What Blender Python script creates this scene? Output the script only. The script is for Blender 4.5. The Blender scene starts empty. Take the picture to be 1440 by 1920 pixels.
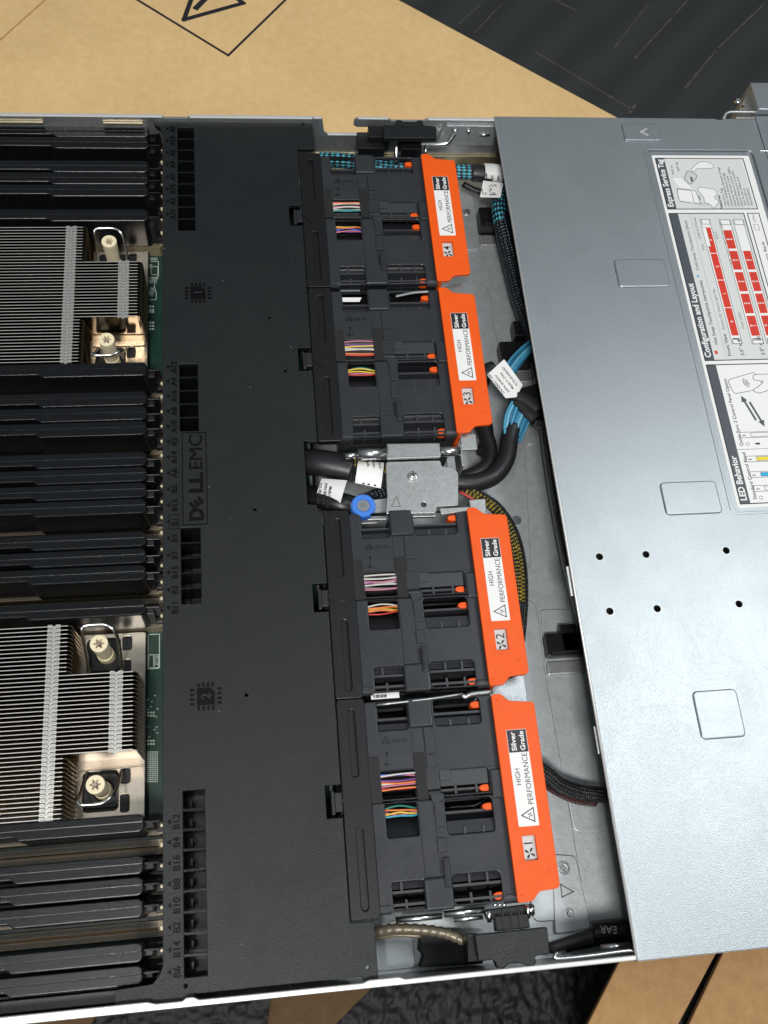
import bpy, math, random
from mathutils import Vector, Matrix
random.seed(7)
SC = bpy.context.scene
COL = SC.collection
K = 0.001                      # everything below is authored in millimetres
# ------------------------------------------------------------------ camera
F_PX, W_PX, H_PX = 1818.5453, 1440.0, 1920.0
CAM = Vector((44.3116, 25.8255, 454.8969))
def _norm(v): return v / v.length
_ex = _norm(Vector((14956 - 720, 365 - 960, F_PX)))
_ey = _norm(Vector((303 - 720, -3459 - 960, F_PX)))
_ez = _norm(_ex.cross(_ey))
if _ez[2] > 0: _ez = -_ez
def cam2world(v): return Vector((_ex.dot(v), _ey.dot(v), _ez.dot(v)))
cd = bpy.data.cameras.new('camera'); cam = bpy.data.objects.new('camera', cd); COL.objects.link(cam)
r_ = cam2world(Vector((1, 0, 0))); u_ = -cam2world(Vector((0, 1, 0))); b_ = -cam2world(Vector((0, 0, 1)))
M = Matrix(((r_.x, u_.x, b_.x, CAM.x * K), (r_.y, u_.y, b_.y, CAM.y * K), (r_.z, u_.z, b_.z, CAM.z * K), (0, 0, 0, 1)))
cam.matrix_world = M
cd.sensor_fit = 'AUTO'; cd.sensor_width = 36; cd.lens = F_PX / H_PX * 36
cd.clip_start = 0.01; cd.clip_end = 50
cd.dof.use_dof = True; cd.dof.focus_distance = 0.50; cd.dof.aperture_fstop = 32.0
SC.camera = cam
SC.render.resolution_x = 768; SC.render.resolution_y = 1024
def P(px, py, z):              # where the line of sight through a photo pixel meets height z (mm)
    d = cam2world(Vector((px - 720, py - 960, F_PX))); t = (z - CAM.z) / d.z
    return (CAM.x + t * d.x, CAM.y + t * d.y)
def PY(px, py, y):
    d = cam2world(Vector((px - 720, py - 960, F_PX))); t = (y - CAM.y) / d.y
    return (CAM.x + t * d.x, CAM.z + t * d.z)
def PP(pts, z): return [P(a, b, z) for a, b in pts]
def P3(px, py, z): return (*P(px, py, z), z)
# ------------------------------------------------------------------ world and lamps (indoor, ceiling panels)
wd = bpy.data.worlds.new('World'); SC.world = wd; wd.use_nodes = True
wn = wd.node_tree; bg = wn.nodes['Background']
tc = wn.nodes.new('ShaderNodeTexCoord'); sp = wn.nodes.new('ShaderNodeSeparateXYZ'); rp = wn.nodes.new('ShaderNodeValToRGB')
wn.links.new(tc.outputs['Generated'], sp.inputs[0]); wn.links.new(sp.outputs['Z'], rp.inputs[0]); wn.links.new(rp.outputs[0], bg.inputs[0])
rp.color_ramp.elements[0].position = 0.0; rp.color_ramp.elements[0].color = (0.03, 0.03, 0.03, 1)
rp.color_ramp.elements[1].position = 0.9; rp.color_ramp.elements[1].color = (0.42, 0.48, 0.52, 1)
bg.inputs[1].default_value = 0.50
def area(name, loc, target, sx, sy, power, col):
    l = bpy.data.lights.new(name, 'AREA'); l.shape = 'RECTANGLE'; l.size = sx; l.size_y = sy; l.energy = power; l.color = col
    o = bpy.data.objects.new(name, l); COL.objects.link(o); o.location = loc
    o.rotation_euler = (Vector(target) - Vector(loc)).to_track_quat('-Z', 'Y').to_euler(); return o
area('ceiling_lamp', (-0.12, -0.62, 1.7), (0.1, 0.2, 0), 0.36, 0.25, 27, (1.0, 0.985, 0.96))
area('ceiling_lamp', (1.02, 0.42, 1.7), (0.2, 0.2, 0), 0.7, 0.6, 10.5, (0.96, 0.99, 1.0))
area('ceiling_lamp', (-0.26, -0.10, 1.7), (0.0, 0.1, 0), 0.07, 0.05, 2.2, (1, 1, 1))
SC.view_settings.view_transform = 'Standard'; SC.view_settings.look = 'None'; SC.view_settings.gamma = 1
SC.view_settings.exposure = 0.0; SC.view_settings.use_curve_mapping = False
# ------------------------------------------------------------------ materials
MATS = {}
def mat(name, col, rough=0.5, metal=0.0, spec=0.5, bump=None, bscale=1500, var=0.0, vscale=60, vcol=None, coat=0, rvar=0, aniso=0, smudge=0, dust=0):
    m = bpy.data.materials.new(name); m.use_nodes = True; n = m.node_tree; L = n.links.new
    b = n.nodes['Principled BSDF']; b.inputs['Base Color'].default_value = (*col, 1); b.inputs['Roughness'].default_value = rough
    b.inputs['Metallic'].default_value = metal; b.inputs['Specular IOR Level'].default_value = spec
    if coat: b.inputs['Coat Weight'].default_value = coat
    t = n.nodes.new('ShaderNodeTexCoord')
    if bump:
        ns = n.nodes.new('ShaderNodeTexNoise'); ns.inputs['Scale'].default_value = bscale; ns.inputs['Detail'].default_value = 3
        L(t.outputs['Object'], ns.inputs['Vector'])
        bp = n.nodes.new('ShaderNodeBump'); bp.inputs['Strength'].default_value = bump; bp.inputs['Distance'].default_value = 0.0002
        L(ns.outputs['Fac'], bp.inputs['Height']); L(bp.outputs[0], b.inputs['Normal'])
    if var or vcol:
        n2 = n.nodes.new('ShaderNodeTexNoise'); n2.inputs['Scale'].default_value = vscale; n2.inputs['Detail'].default_value = 6; n2.inputs['Roughness'].default_value = 0.65
        L(t.outputs['Object'], n2.inputs['Vector'])
        r = n.nodes.new('ShaderNodeValToRGB'); r.color_ramp.elements[0].position = 0.3; r.color_ramp.elements[1].position = 0.7
        c2 = vcol or tuple(min(1, c * (1 + var)) for c in col); c1 = col if vcol else tuple(c * (1 - var) for c in col)
        r.color_ramp.elements[0].color = (*c1, 1); r.color_ramp.elements[1].color = (*c2, 1)
        L(n2.outputs['Fac'], r.inputs[0]); L(r.outputs[0], b.inputs['Base Color'])
        if rvar:
            mr = n.nodes.new('ShaderNodeMapRange'); mr.inputs[3].default_value = rough - rvar; mr.inputs[4].default_value = rough + rvar
            L(n2.outputs['Fac'], mr.inputs[0]); L(mr.outputs[0], b.inputs['Roughness'])
    if smudge:
        n3 = n.nodes.new('ShaderNodeTexNoise'); n3.inputs['Scale'].default_value = 22; n3.inputs['Detail'].default_value = 7; n3.inputs['Roughness'].default_value = 0.7; n3.inputs['Distortion'].default_value = 1.2
        L(t.outputs['Object'], n3.inputs['Vector']); mr = n.nodes.new('ShaderNodeMapRange'); mr.inputs[1].default_value = 0.3; mr.inputs[2].default_value = 0.7
        mr.inputs[3].default_value = rough - smudge; mr.inputs[4].default_value = rough + smudge; L(n3.outputs['Fac'], mr.inputs[0]); L(mr.outputs[0], b.inputs['Roughness'])
    if dust:
        vo = n.nodes.new('ShaderNodeTexVoronoi'); vo.inputs['Scale'].default_value = 95; L(t.outputs['Object'], vo.inputs['Vector'])
        lt = n.nodes.new('ShaderNodeMath'); lt.operation = 'LESS_THAN'; lt.inputs[1].default_value = 0.034; L(vo.outputs['Distance'], lt.inputs[0])
        sx = n.nodes.new('ShaderNodeSeparateXYZ'); L(vo.outputs['Color'], sx.inputs[0]); g2 = n.nodes.new('ShaderNodeMath'); g2.operation = 'LESS_THAN'; g2.inputs[1].default_value = 0.5; L(sx.outputs[0], g2.inputs[0])
        mu = n.nodes.new('ShaderNodeMath'); mu.operation = 'MULTIPLY'; L(lt.outputs[0], mu.inputs[0]); L(g2.outputs[0], mu.inputs[1])
        m2 = n.nodes.new('ShaderNodeMath'); m2.operation = 'MULTIPLY'; m2.inputs[1].default_value = dust; L(mu.outputs[0], m2.inputs[0])
        mx = n.nodes.new('ShaderNodeMixRGB'); mx.inputs[2].default_value = (0.35, 0.34, 0.32, 1); L(m2.outputs[0], mx.inputs[0])
        src = b.inputs['Base Color'].links[0].from_socket if b.inputs['Base Color'].links else None
        if src: L(src, mx.inputs[1])
        else: mx.inputs[1].default_value = (*col, 1)
        L(mx.outputs[0], b.inputs['Base Color'])
    MATS[name] = m; return m
mat('emboss', (0.002, 0.002, 0.0025), 0.5, spec=0.14)
mat('shroud', (0.0095, 0.011, 0.012), 0.42, spec=0.33, bump=0.9, bscale=2200, var=0.5, vscale=1600, smudge=0.09, dust=0.3)
mat('black', (0.006, 0.006, 0.007), 0.36, spec=0.4, bump=0.25, bscale=1200)
mat('black_matte', (0.008, 0.008, 0.009), 0.6)
mat('blank', (0.005, 0.0056, 0.0066), 0.24, spec=0.34, bump=0.3, bscale=2600, var=0.2, vscale=200, smudge=0.05)
mat('fanplastic', (0.025, 0.027, 0.031), 0.34, spec=0.42, bump=0.2, bscale=1400, var=0.12, vscale=90, smudge=0.09, dust=0.5)
mat('ribplastic_sheen', (0.036, 0.038, 0.042), 0.36, spec=0.5, bump=0.2, bscale=1200)  # fan plastic lightened to paint reflections onto the ribs
mat('fandark', (0.013, 0.014, 0.016), 0.45, spec=0.4, bump=0.2, bscale=1000)
mat('tape', (0.006, 0.006, 0.006), 0.7, bump=0.3, bscale=500)
mat('orange', (0.80, 0.095, 0.004), 0.46, spec=0.35, bump=0.4, bscale=1100, var=0.05, vscale=200, smudge=0.1)
mat('steel', (0.47, 0.50, 0.51), 0.48, metal=0.7, bump=0.3, bscale=900, var=0.09, vscale=260, rvar=0.05)
mat('cover', (0.41, 0.445, 0.465), 0.35, metal=0.8, bump=0.5, bscale=2200, var=0.09, vscale=1500, smudge=0.035)
mat('zinc', (0.46, 0.475, 0.47), 0.38, metal=0.8, bump=0.3, bscale=900, var=0.12, vscale=300)
mat('bright', (0.80, 0.80, 0.79), 0.25, metal=1.0)
mat('rim', (0.72, 0.72, 0.70), 0.35, metal=0.5)  # paler than the walls: light on the top edges put into the colour
mat('fin', (0.30, 0.23, 0.155), 0.12, metal=1.0)  # fin metal darkened, shade of the gaps put into its colour
mat('fin_edge_glint', (0.92, 0.89, 0.83), 0.35, metal=0.7)  # same metal as the fins, paled to paint highlights along their tops
mat('clipmetal', (0.74, 0.72, 0.67), 0.36, metal=0.85, var=0.15, vscale=900)
mat('nickel', (0.46, 0.41, 0.34), 0.36, metal=1.0, bump=0.15, bscale=300, var=0.1, vscale=60, rvar=0.12)
mat('copper', (0.40, 0.26, 0.13), 0.4, metal=0.9)
mat('ivory', (0.78, 0.68, 0.46), 0.4, var=0.04, vscale=200)
mat('pcb', (0.007, 0.034, 0.021), 0.35, var=0.3, vscale=300)
mat('silk', (0.5, 0.58, 0.52), 0.6)
mat('socket', (0.25, 0.20, 0.125), 0.5, var=0.15, vscale=300)
mat('gold', (0.16, 0.09, 0.035), 0.45, metal=0.5)
mat('white', (0.78, 0.78, 0.76), 0.45, var=0.02, vscale=100)
mat('labelgrey', (0.55, 0.56, 0.55), 0.45)
mat('ink', (0.012, 0.013, 0.016), 0.45)
mat('inkgrey', (0.065, 0.075, 0.09), 0.45)
mat('linegrey', (0.16, 0.16, 0.16), 0.5)
mat('red', (0.62, 0.035, 0.015), 0.45)
mat('blueink', (0.18, 0.42, 0.72), 0.45)
mat('cyan', (0.0, 0.36, 0.62), 0.45)
mat('yellow', (0.80, 0.62, 0.02), 0.45)
mat('blue', (0.05, 0.20, 0.68), 0.4, bump=0.2, bscale=900)
mat('rubber', (0.012, 0.012, 0.014), 0.42, bump=0.6, bscale=260)
mat('cablegrey', (0.05, 0.05, 0.048), 0.5)
mat('foil', (0.20, 0.17, 0.12), 0.4, metal=0.4, bump=0.8, bscale=420)
for nm, c in dict(w_white=(0.6, 0.57, 0.52), w_red=(0.45, 0.03, 0.03), w_pink=(0.5, 0.16, 0.24), w_green=(0.03, 0.25, 0.18), w_yellow=(0.7, 0.5, 0.05),
                  w_purple=(0.2, 0.06, 0.27), w_blue=(0.05, 0.12, 0.5), w_orange=(0.75, 0.2, 0.05), w_grey=(0.25, 0.2, 0.2), w_teal=(0.05, 0.35, 0.48), w_steelblue=(0.06, 0.27, 0.42)).items():
    mat(nm, c, 0.4)
def braid(name, c1, c2, dens=1.0, thr=0.1, rough=0.35, c3=None):
    m = bpy.data.materials.new(name); m.use_nodes = True; n = m.node_tree; L = n.links.new; b = n.nodes['Principled BSDF']
    b.inputs['Roughness'].default_value = rough
    uv = n.nodes.new('ShaderNodeUVMap'); s = n.nodes.new('ShaderNodeSeparateXYZ'); L(uv.outputs[0], s.inputs[0])
    def mth(op, a, bb=None):
        q = n.nodes.new('ShaderNodeMath'); q.operation = op
        for i, v in enumerate((a, bb)):
            if v is None: continue
            if isinstance(v, (int, float)): q.inputs[i].default_value = v
            else: L(v, q.inputs[i])
        return q.outputs[0]
    a = mth('MULTIPLY', s.outputs[0], 2.1 * dens); v = mth('MULTIPLY', s.outputs[1], 2 * math.pi * 8)
    s1 = mth('SINE', mth('ADD', a, v)); s2 = mth('SINE', mth('SUBTRACT', a, v)); pr = mth('MULTIPLY', s1, s2)
    nz = n.nodes.new('ShaderNodeTexNoise'); nz.inputs['Scale'].default_value = 350; t = n.nodes.new('ShaderNodeTexCoord'); L(t.outputs['Object'], nz.inputs[0])
    pr = mth('ADD', pr, mth('MULTIPLY', mth('SUBTRACT', nz.outputs['Fac'], 0.5), 1.6))
    g = mth('GREATER_THAN', pr, thr)
    mx = n.nodes.new('ShaderNodeMixRGB'); mx.inputs[1].default_value = (*c1, 1); mx.inputs[2].default_value = (*c2, 1); L(g, mx.inputs[0]); L(mx.outputs[0], b.inputs['Base Color'])
    bp = n.nodes.new('ShaderNodeBump'); bp.inputs['Strength'].default_value = 0.8; bp.inputs['Distance'].default_value = 0.0004; L(pr, bp.inputs['Height']); L(bp.outputs[0], b.inputs['Normal'])
    MATS[name] = m
braid('braid_teal', (0.01, 0.015, 0.018), (0.06, 0.36, 0.46), 0.5, 0.15)
braid('braid_black', (0.008, 0.008, 0.009), (0.05, 0.05, 0.05), 1.3, 0.25, 0.3)
braid('braid_yellow', (0.01, 0.01, 0.01), (0.55, 0.40, 0.03), 0.8, 0.42)
braid('braid_red', (0.01, 0.01, 0.01), (0.12, 0.02, 0.02), 1.3, 0.1, 0.3)
braid('braid_dark_teal', (0.008, 0.009, 0.012), (0.022, 0.05, 0.07), 0.8, 0.35, 0.3)
def cardboard(name, c1, c2):
    m = bpy.data.materials.new(name); m.use_nodes = True; n = m.node_tree; L = n.links.new; b = n.nodes['Principled BSDF']
    b.inputs['Roughness'].default_value = 0.8; b.inputs['Specular IOR Level'].default_value = 0.25
    t = n.nodes.new('ShaderNodeTexCoord'); a = n.nodes.new('ShaderNodeTexNoise'); a.inputs['Scale'].default_value = 160; a.inputs['Detail'].default_value = 8; a.inputs['Roughness'].default_value = 0.7
    L(t.outputs['Object'], a.inputs[0]); r = n.nodes.new('ShaderNodeValToRGB'); r.color_ramp.elements[0].position = 0.34; r.color_ramp.elements[1].position = 0.66
    r.color_ramp.elements[0].color = (*c1, 1); r.color_ramp.elements[1].color = (*c2, 1); L(a.outputs[0], r.inputs[0])
    a2 = n.nodes.new('ShaderNodeTexNoise'); a2.inputs['Scale'].default_value = 14; L(t.outputs['Object'], a2.inputs[0])
    mx = n.nodes.new('ShaderNodeMixRGB'); mx.blend_type = 'MULTIPLY'; mx.inputs[0].default_value = 0.25; L(r.outputs[0], mx.inputs[1]); L(a2.outputs[0], mx.inputs[2]); L(mx.outputs[0], b.inputs['Base Color'])
    w = n.nodes.new('ShaderNodeTexWave'); w.inputs['Scale'].default_value = 40; w.bands_direction = 'DIAGONAL'; w.inputs['Distortion'].default_value = 0.6; L(t.outputs['Object'], w.inputs[0])
    bp = n.nodes.new('ShaderNodeBump'); bp.inputs['Strength'].default_value = 0.06; bp.inputs['Distance'].default_value = 0.0006; L(w.outputs[0], bp.inputs['Height']); L(bp.outputs[0], b.inputs['Normal'])
    MATS[name] = m
cardboard('cardboard', (0.70, 0.465, 0.21), (0.77, 0.535, 0.265))
cardboard('cardboard_brown', (0.36, 0.20, 0.085), (0.44, 0.26, 0.115))
mat('foam', (0.012, 0.013, 0.014), 0.75, bump=0.6, bscale=60, var=0.4, vscale=30)
mat('foam_rough', (0.008, 0.008, 0.009), 0.6, spec=0.3, bump=1.0, bscale=300, var=0.9, vscale=220)
# ------------------------------------------------------------------ mesh builder
class MB:
    def __init__(s): s.v = []; s.f = []; s.uv = {}
    def add(s, vs, fs, uvs=None):
        o = len(s.v); s.v += [tuple(v) for v in vs]
        for i, f in enumerate(fs):
            if uvs: s.uv[len(s.f)] = uvs[i]
            s.f.append(tuple(a + o for a in f))
        return s
    def box(s, x0, y0, z0, x1, y1, z1):
        x0, x1 = min(x0, x1), max(x0, x1); y0, y1 = min(y0, y1), max(y0, y1); z0, z1 = min(z0, z1), max(z0, z1)
        return s.add([(x, y, z) for z in (z0, z1) for y in (y0, y1) for x in (x0, x1)],
                     [(0, 2, 3, 1), (4, 5, 7, 6), (0, 1, 5, 4), (2, 6, 7, 3), (0, 4, 6, 2), (1, 3, 7, 5)])
    def prism(s, pts, z0, z1, top=None):
        a = sum(pts[i][0] * pts[(i + 1) % len(pts)][1] - pts[(i + 1) % len(pts)][0] * pts[i][1] for i in range(len(pts)))
        if a < 0: pts = pts[::-1]
        n = len(pts); t = top or pts
        return s.add([(x, y, z0) for x, y in pts] + [(x, y, z1) for x, y in t],
                     [tuple(range(n - 1, -1, -1)), tuple(range(n, 2 * n))] + [(i, (i + 1) % n, (i + 1) % n + n, i + n) for i in range(n)])
    def cyl(s, cx, cy, r, z0, z1, n=24, r2=None):
        r2 = r if r2 is None else r2
        c = [(math.cos(2 * math.pi * i / n), math.sin(2 * math.pi * i / n)) for i in range(n)]
        return s.add([(cx + r * a, cy + r * b, z0) for a, b in c] + [(cx + r2 * a, cy + r2 * b, z1) for a, b in c],
                     [tuple(range(n - 1, -1, -1)), tuple(range(n, 2 * n))] + [(i, (i + 1) % n, (i + 1) % n + n, i + n) for i in range(n)])
    def ring(s, cx, cy, ri, ro, z0, z1, n=32):
        c = [(math.cos(2 * math.pi * i / n), math.sin(2 * math.pi * i / n)) for i in range(n)]
        vs = [(cx + r * a, cy + r * b, z) for r, z in ((ri, z0), (ro, z0), (ro, z1), (ri, z1)) for a, b in c]
        fs = []
        for k in range(4):
            for i in range(n):
                j = (i + 1) % n; k2 = (k + 1) % 4
                fs.append((k * n + i, k * n + j, k2 * n + j, k2 * n + i))
        return s.add(vs, fs)
    def tube(s, path, r, n=10, sub=6, flat=1.0, twist=None):
        pts = [Vector(p) for p in path]
        if sub > 1 and len(pts) > 2:
            out = []
            for i in range(len(pts) - 1):
                p0 = pts[max(i - 1, 0)]; p1 = pts[i]; p2 = pts[i + 1]; p3 = pts[min(i + 2, len(pts) - 1)]
                for k in range(sub):
                    t = k / sub
                    out.append(0.5 * ((2 * p1) + (p2 - p0) * t + (2 * p0 - 5 * p1 + 4 * p2 - p3) * t * t + (3 * p1 - p0 - 3 * p2 + p3) * t ** 3))
            out.append(pts[-1]); pts = out
        rr = r if callable(r) else (lambda t: r)
        vs = []; L = 0; Ls = []; up = Vector((0, 0, 1)); prev = None
        for i, p in enumerate(pts):
            d = (pts[min(i + 1, len(pts) - 1)] - pts[max(i - 1, 0)]).normalized()
            if prev is None:
                a = d.cross(up);
                if a.length < 0.05: a = d.cross(Vector((0, 1, 0)))
            else: a = prev - d * prev.dot(d)
            a.normalize(); prev = a; b = a.cross(d)
            if i: L += (p - pts[i - 1]).length
            Ls.append(L); R = rr(i / max(1, len(pts) - 1))
            for k in range(n):
                t = 2 * math.pi * k / n
                vs.append(p + a * (R * math.cos(t)) + b * (R * flat * math.sin(t)))
        fs = []; uvs = []
        for i in range(len(pts) - 1):
            for k in range(n):
                fs.append((i * n + k, i * n + (k + 1) % n, (i + 1) * n + (k + 1) % n, (i + 1) * n + k))
                uvs.append(((Ls[i], k / n), (Ls[i], (k + 1) / n), (Ls[i + 1], (k + 1) / n), (Ls[i + 1], k / n)))
        fs.append(tuple(range(n))[::-1]); uvs.append(((0, 0),) * n)
        e = (len(pts) - 1) * n; fs.append(tuple(range(e, e + n))); uvs.append(((0, 0),) * n)
        return s.add(vs, fs, uvs)
    def _obj(s, cu, mtx):
        o = bpy.data.objects.new('tmp', cu); me = o.to_mesh()
        s.add([mtx @ v.co for v in me.vertices], [tuple(p.vertices) for p in me.polygons])
        o.to_mesh_clear(); bpy.data.objects.remove(o); bpy.data.curves.remove(cu); return s
    def plate(s, outline, z0, z1, holes=(), bev=0.0, bres=1):
        cu = bpy.data.curves.new('c', 'CURVE'); cu.dimensions = '2D'; cu.fill_mode = 'BOTH'
        for loop in [outline] + list(holes):
            sp = cu.splines.new('POLY'); sp.points.add(len(loop) - 1); sp.use_cyclic_u = True
            for p, q in zip(sp.points, loop): p.co = (q[0], q[1], 0, 1)
        cu.extrude = (z1 - z0) / 2 - bev; cu.bevel_depth = bev; cu.bevel_resolution = bres; cu.offset = -bev
        return s._obj(cu, Matrix.Translation((0, 0, (z0 + z1) / 2)))
    def text(s, body, x, y, z, size, h=0.15, rot=90, align='LEFT', bold=0.0, valign='TOP_BASELINE', space=1.0, sx=1.0, length=None):
        cu = bpy.data.curves.new('t', 'FONT'); cu.body = body; cu.size = size; cu.extrude = h / 2; cu.align_x = align; cu.offset = bold
        cu.space_character = space; cu.resolution_u = 3
        o = bpy.data.objects.new('tmp', cu); me = o.to_mesh()
        if length and len(me.vertices):
            w = max(v.co.x for v in me.vertices) - min(v.co.x for v in me.vertices); sx = length / max(w, 1e-6)
        mtx = Matrix.Translation((x, y, z + h / 2)) @ Matrix.Rotation(math.radians(rot), 4, 'Z') @ Matrix.Diagonal((sx, 1, 1, 1))
        s.add([mtx @ v.co for v in me.vertices], [tuple(p.vertices) for p in me.polygons])
        o.to_mesh_clear(); bpy.data.objects.remove(o); bpy.data.curves.remove(cu); return s
    def pieces(s, tight):
        par = list(range(len(s.v)))
        def find(i):
            while par[i] != i: par[i] = par[par[i]]; i = par[i]
            return i
        for f in s.f:
            r = find(f[0])
            for a in f[1:]: par[find(a)] = r
        isl = {}
        for i, v in enumerate(s.v):
            b = isl.setdefault(find(i), [list(v), list(v)])
            for k in range(3): b[0][k] = min(b[0][k], v[k]); b[1][k] = max(b[1][k], v[k])
        ks = list(isl); n = len(ks)
        if n > 400: return None
        sz = [max(isl[k][1][j] - isl[k][0][j] for j in range(3)) for k in ks]; p2 = list(range(n))
        def f2(i):
            while p2[i] != i: p2[i] = p2[p2[i]]; i = p2[i]
            return i
        for i in range(n):
            a = isl[ks[i]]
            for j in range(i + 1, n):
                b = isl[ks[j]]; g = math.sqrt(sum(max(0, a[0][k] - b[1][k], b[0][k] - a[1][k]) ** 2 for k in range(3)))
                if g <= (0.6 if tight else max(20, 0.5 * max(sz[i], sz[j]))): p2[f2(i)] = f2(j)
        gid = {}; lab = {}
        for i in range(n): lab[ks[i]] = gid.setdefault(f2(i), len(gid))
        return len(gid), lab, find
    def build(s, name, m, parent=None, bevel=0.0, smooth=False, seg=2):
        for tight in (True, False):
            if tight and name in WHOLE: continue
            got = s.pieces(tight)
            if got and 1 < got[0] <= (16 if tight else 40):
                n, lab, find = got; out = [MB() for _ in range(n)]; mp = [dict() for _ in range(n)]
                for fi, f in enumerate(s.f):
                    g = lab[find(f[0])]; o = out[g]; d = mp[g]; nf = []
                    for a in f:
                        if a not in d: d[a] = len(o.v); o.v.append(s.v[a])
                        nf.append(d[a])
                    if fi in s.uv: o.uv[len(o.f)] = s.uv[fi]
                    o.f.append(tuple(nf))
                rs = [o._build(name, m, parent, bevel, smooth, seg) for o in out]
                return max(rs, key=lambda r: r.dimensions.x * r.dimensions.y)
            if got and got[0] == 1: break
        return s._build(name, m, parent, bevel, smooth, seg)
    def _build(s, name, m, parent=None, bevel=0.0, smooth=False, seg=2):
        w = WLOC.get(parent.name, Vector((0, 0, 0))) if parent else Vector((0, 0, 0))
        me = bpy.data.meshes.new(name); me.from_pydata([((x - w.x) * K, (y - w.y) * K, (z - w.z) * K) for x, y, z in s.v], [], s.f); me.update()
        if s.uv:
            uv = me.uv_layers.new(name='UVMap')
            for i, p in enumerate(me.polygons):
                if i in s.uv:
                    for k, li in enumerate(p.loop_indices): uv.data[li].uv = s.uv[i][k]
        me.materials.append(MATS[m] if isinstance(m, str) else m)
        if smooth:
            for p in me.polygons: p.use_smooth = len(p.vertices) <= 4
        o = bpy.data.objects.new(name, me); COL.objects.link(o)
        if parent: o.parent = parent; WLOC[o.name] = w
        if bevel:
            b = o.modifiers.new('bevel', 'BEVEL'); b.width = bevel * K; b.segments = seg; b.limit_method = 'ANGLE'; b.angle_limit = math.radians(40); b.harden_normals = False
        return o
WLOC = {}
WHOLE = set('silkscreen contact_row fin_stack fin_clip embossed_lettering logo_plate chip_emblem emblem_number printed_symbol perforated_crease moulded_mark label_text label_heading fan_number sticker_mark tag_text sleeve_text surface_component cross_slot stamped_triangle tinted_panel black_print header_band grey_drawing white_drawing line_drawing arrow_drawing white_print seam lock_emblem floor_plate plate_pip handle_pip handle slot_floor barrel side_flange label_pocket body top_panel housing memory_slot socket_frame base_plate arrow_mark sheet ear_rod knob'.split())
WHOLE.add('fin_edge_glint')
def rr(x0, y0, x1, y1, r=1.0, n=5):
    x0, x1 = min(x0, x1), max(x0, x1); y0, y1 = min(y0, y1), max(y0, y1); r = min(r, (x1 - x0) / 2.01, (y1 - y0) / 2.01); out = []
    for cx, cy, a in ((x1 - r, y1 - r, 0), (x0 + r, y1 - r, 90), (x0 + r, y0 + r, 180), (x1 - r, y0 + r, 270)):
        for k in range(n + 1):
            t = math.radians(a + 90 * k / n); out.append((cx + r * math.cos(t), cy + r * math.sin(t)))
    return out
def rnd(poly, r=1.0, n=4):       # round the corners of a polygon
    out = []; N = len(poly)
    for i in range(N):
        p = Vector(poly[i]); a = Vector(poly[i - 1]) - p; b = Vector(poly[(i + 1) % N]) - p
        d = min(r, a.length * 0.45, b.length * 0.45); A = p + a.normalized() * d; B = p + b.normalized() * d
        for k in range(n + 1):
            t = k / n; q = A * (1 - t) ** 2 + p * 2 * t * (1 - t) + B * t * t; out.append((q.x, q.y))
    return out
def circ(cx, cy, r, n=20): return [(cx + r * math.cos(2 * math.pi * i / n), cy + r * math.sin(2 * math.pi * i / n)) for i in range(n)]
def tag(o, label=None, cat=None, group=None, kind=None):
    if label: o['label'] = label
    if cat: o['category'] = cat
    if group: o['group'] = group
    if kind: o['kind'] = kind
    return o
def thing(name, label, cat, loc=(0, 0, 0), group=None):
    o = bpy.data.objects.new(name, None); COL.objects.link(o); o.location = Vector(loc) * K; o.empty_display_size = 0.005
    WLOC[o.name] = Vector(loc); return tag(o, label, cat, group)
def copy_tree(o, parent=None):
    c = o.copy(); COL.objects.link(c)
    if parent: c.parent = parent
    for ch in [x for x in ALLCH(o)]: copy_tree(ch, c)
    return c
def ALLCH(o): return [x for x in bpy.data.objects if x.parent == o]

# ================================================================== SETTING
m = MB(); m.box(-1500, -1200, -142, 1600, 1800, -140); tag(m.build('ground', 'foam'), kind='structure')
# far cardboard sheet with its printed diamond
cz = -30
t = thing('cardboard_box', 'tan cardboard box panel with printed black diamond lying behind the server', 'box', (100, 520, cz))
e1, e2 = P(750, 0, cz), P(1155, 218, cz)
dx, dy = e2[0] - e1[0], e2[1] - e1[1]
q1 = (e1[0] - dx * 1.6, e1[1] - dy * 1.6); q2 = (e2[0] + dx * 0.6, e2[1] + dy * 0.6)
m = MB(); m.prism([q1, q2, (q2[0] - 100, 330), (-500, 330), (-500, q1[1])], cz - 5, cz); m.build('panel', 'cardboard', t, bevel=1.0)
pr = MB()
def line(m, a, b, w, z, h=0.08):
    a = Vector(a); b = Vector(b); d = (b - a).normalized() * (w / 2); n = Vector((-d.y, d.x)); a = a - d * 0.9; b = b + d * 0.9
    m.prism([tuple(a + n), tuple(a - n), tuple(b - n), tuple(b + n)], z, z + h)
D0, D1, D2 = P(258, 0, cz), P(428, 104, cz), P(540, -5, cz)
ext = lambda a, b, k: (a[0] + (b[0] - a[0]) * k, a[1] + (b[1] - a[1]) * k)
Dl = ext(D1, D0, 1.9); Dr = ext(D1, D2, 2.3); Dt = (Dl[0] + Dr[0] - D1[0], Dl[1] + Dr[1] - D1[1])
for k, (a, b) in enumerate(((Dl, D1), (D1, Dr), (Dr, Dt), (Dt, Dl))): line(pr, a, b, 1.7, cz + 0.02 + 0.01 * k)
T0, T1 = P(345, 37, cz), P(456, 6, cz); T2 = (T0[0] + 12, T0[1] + 46)
for k, (a, b) in enumerate(((T0, T1), (T1, T2), (T2, T0))): line(pr, a, b, 3.2, cz + 0.07 + 0.01 * k)
line(pr, P(368, 15, cz), P(395, -12, cz), 4.0, cz + 0.12)
pr.build('printed_symbol', 'ink', t)
m = MB(); s0, s1 = P(-30, 102, cz), P(98, -12, cz)
sp_ = Vector(s1) - Vector(s0)
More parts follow.
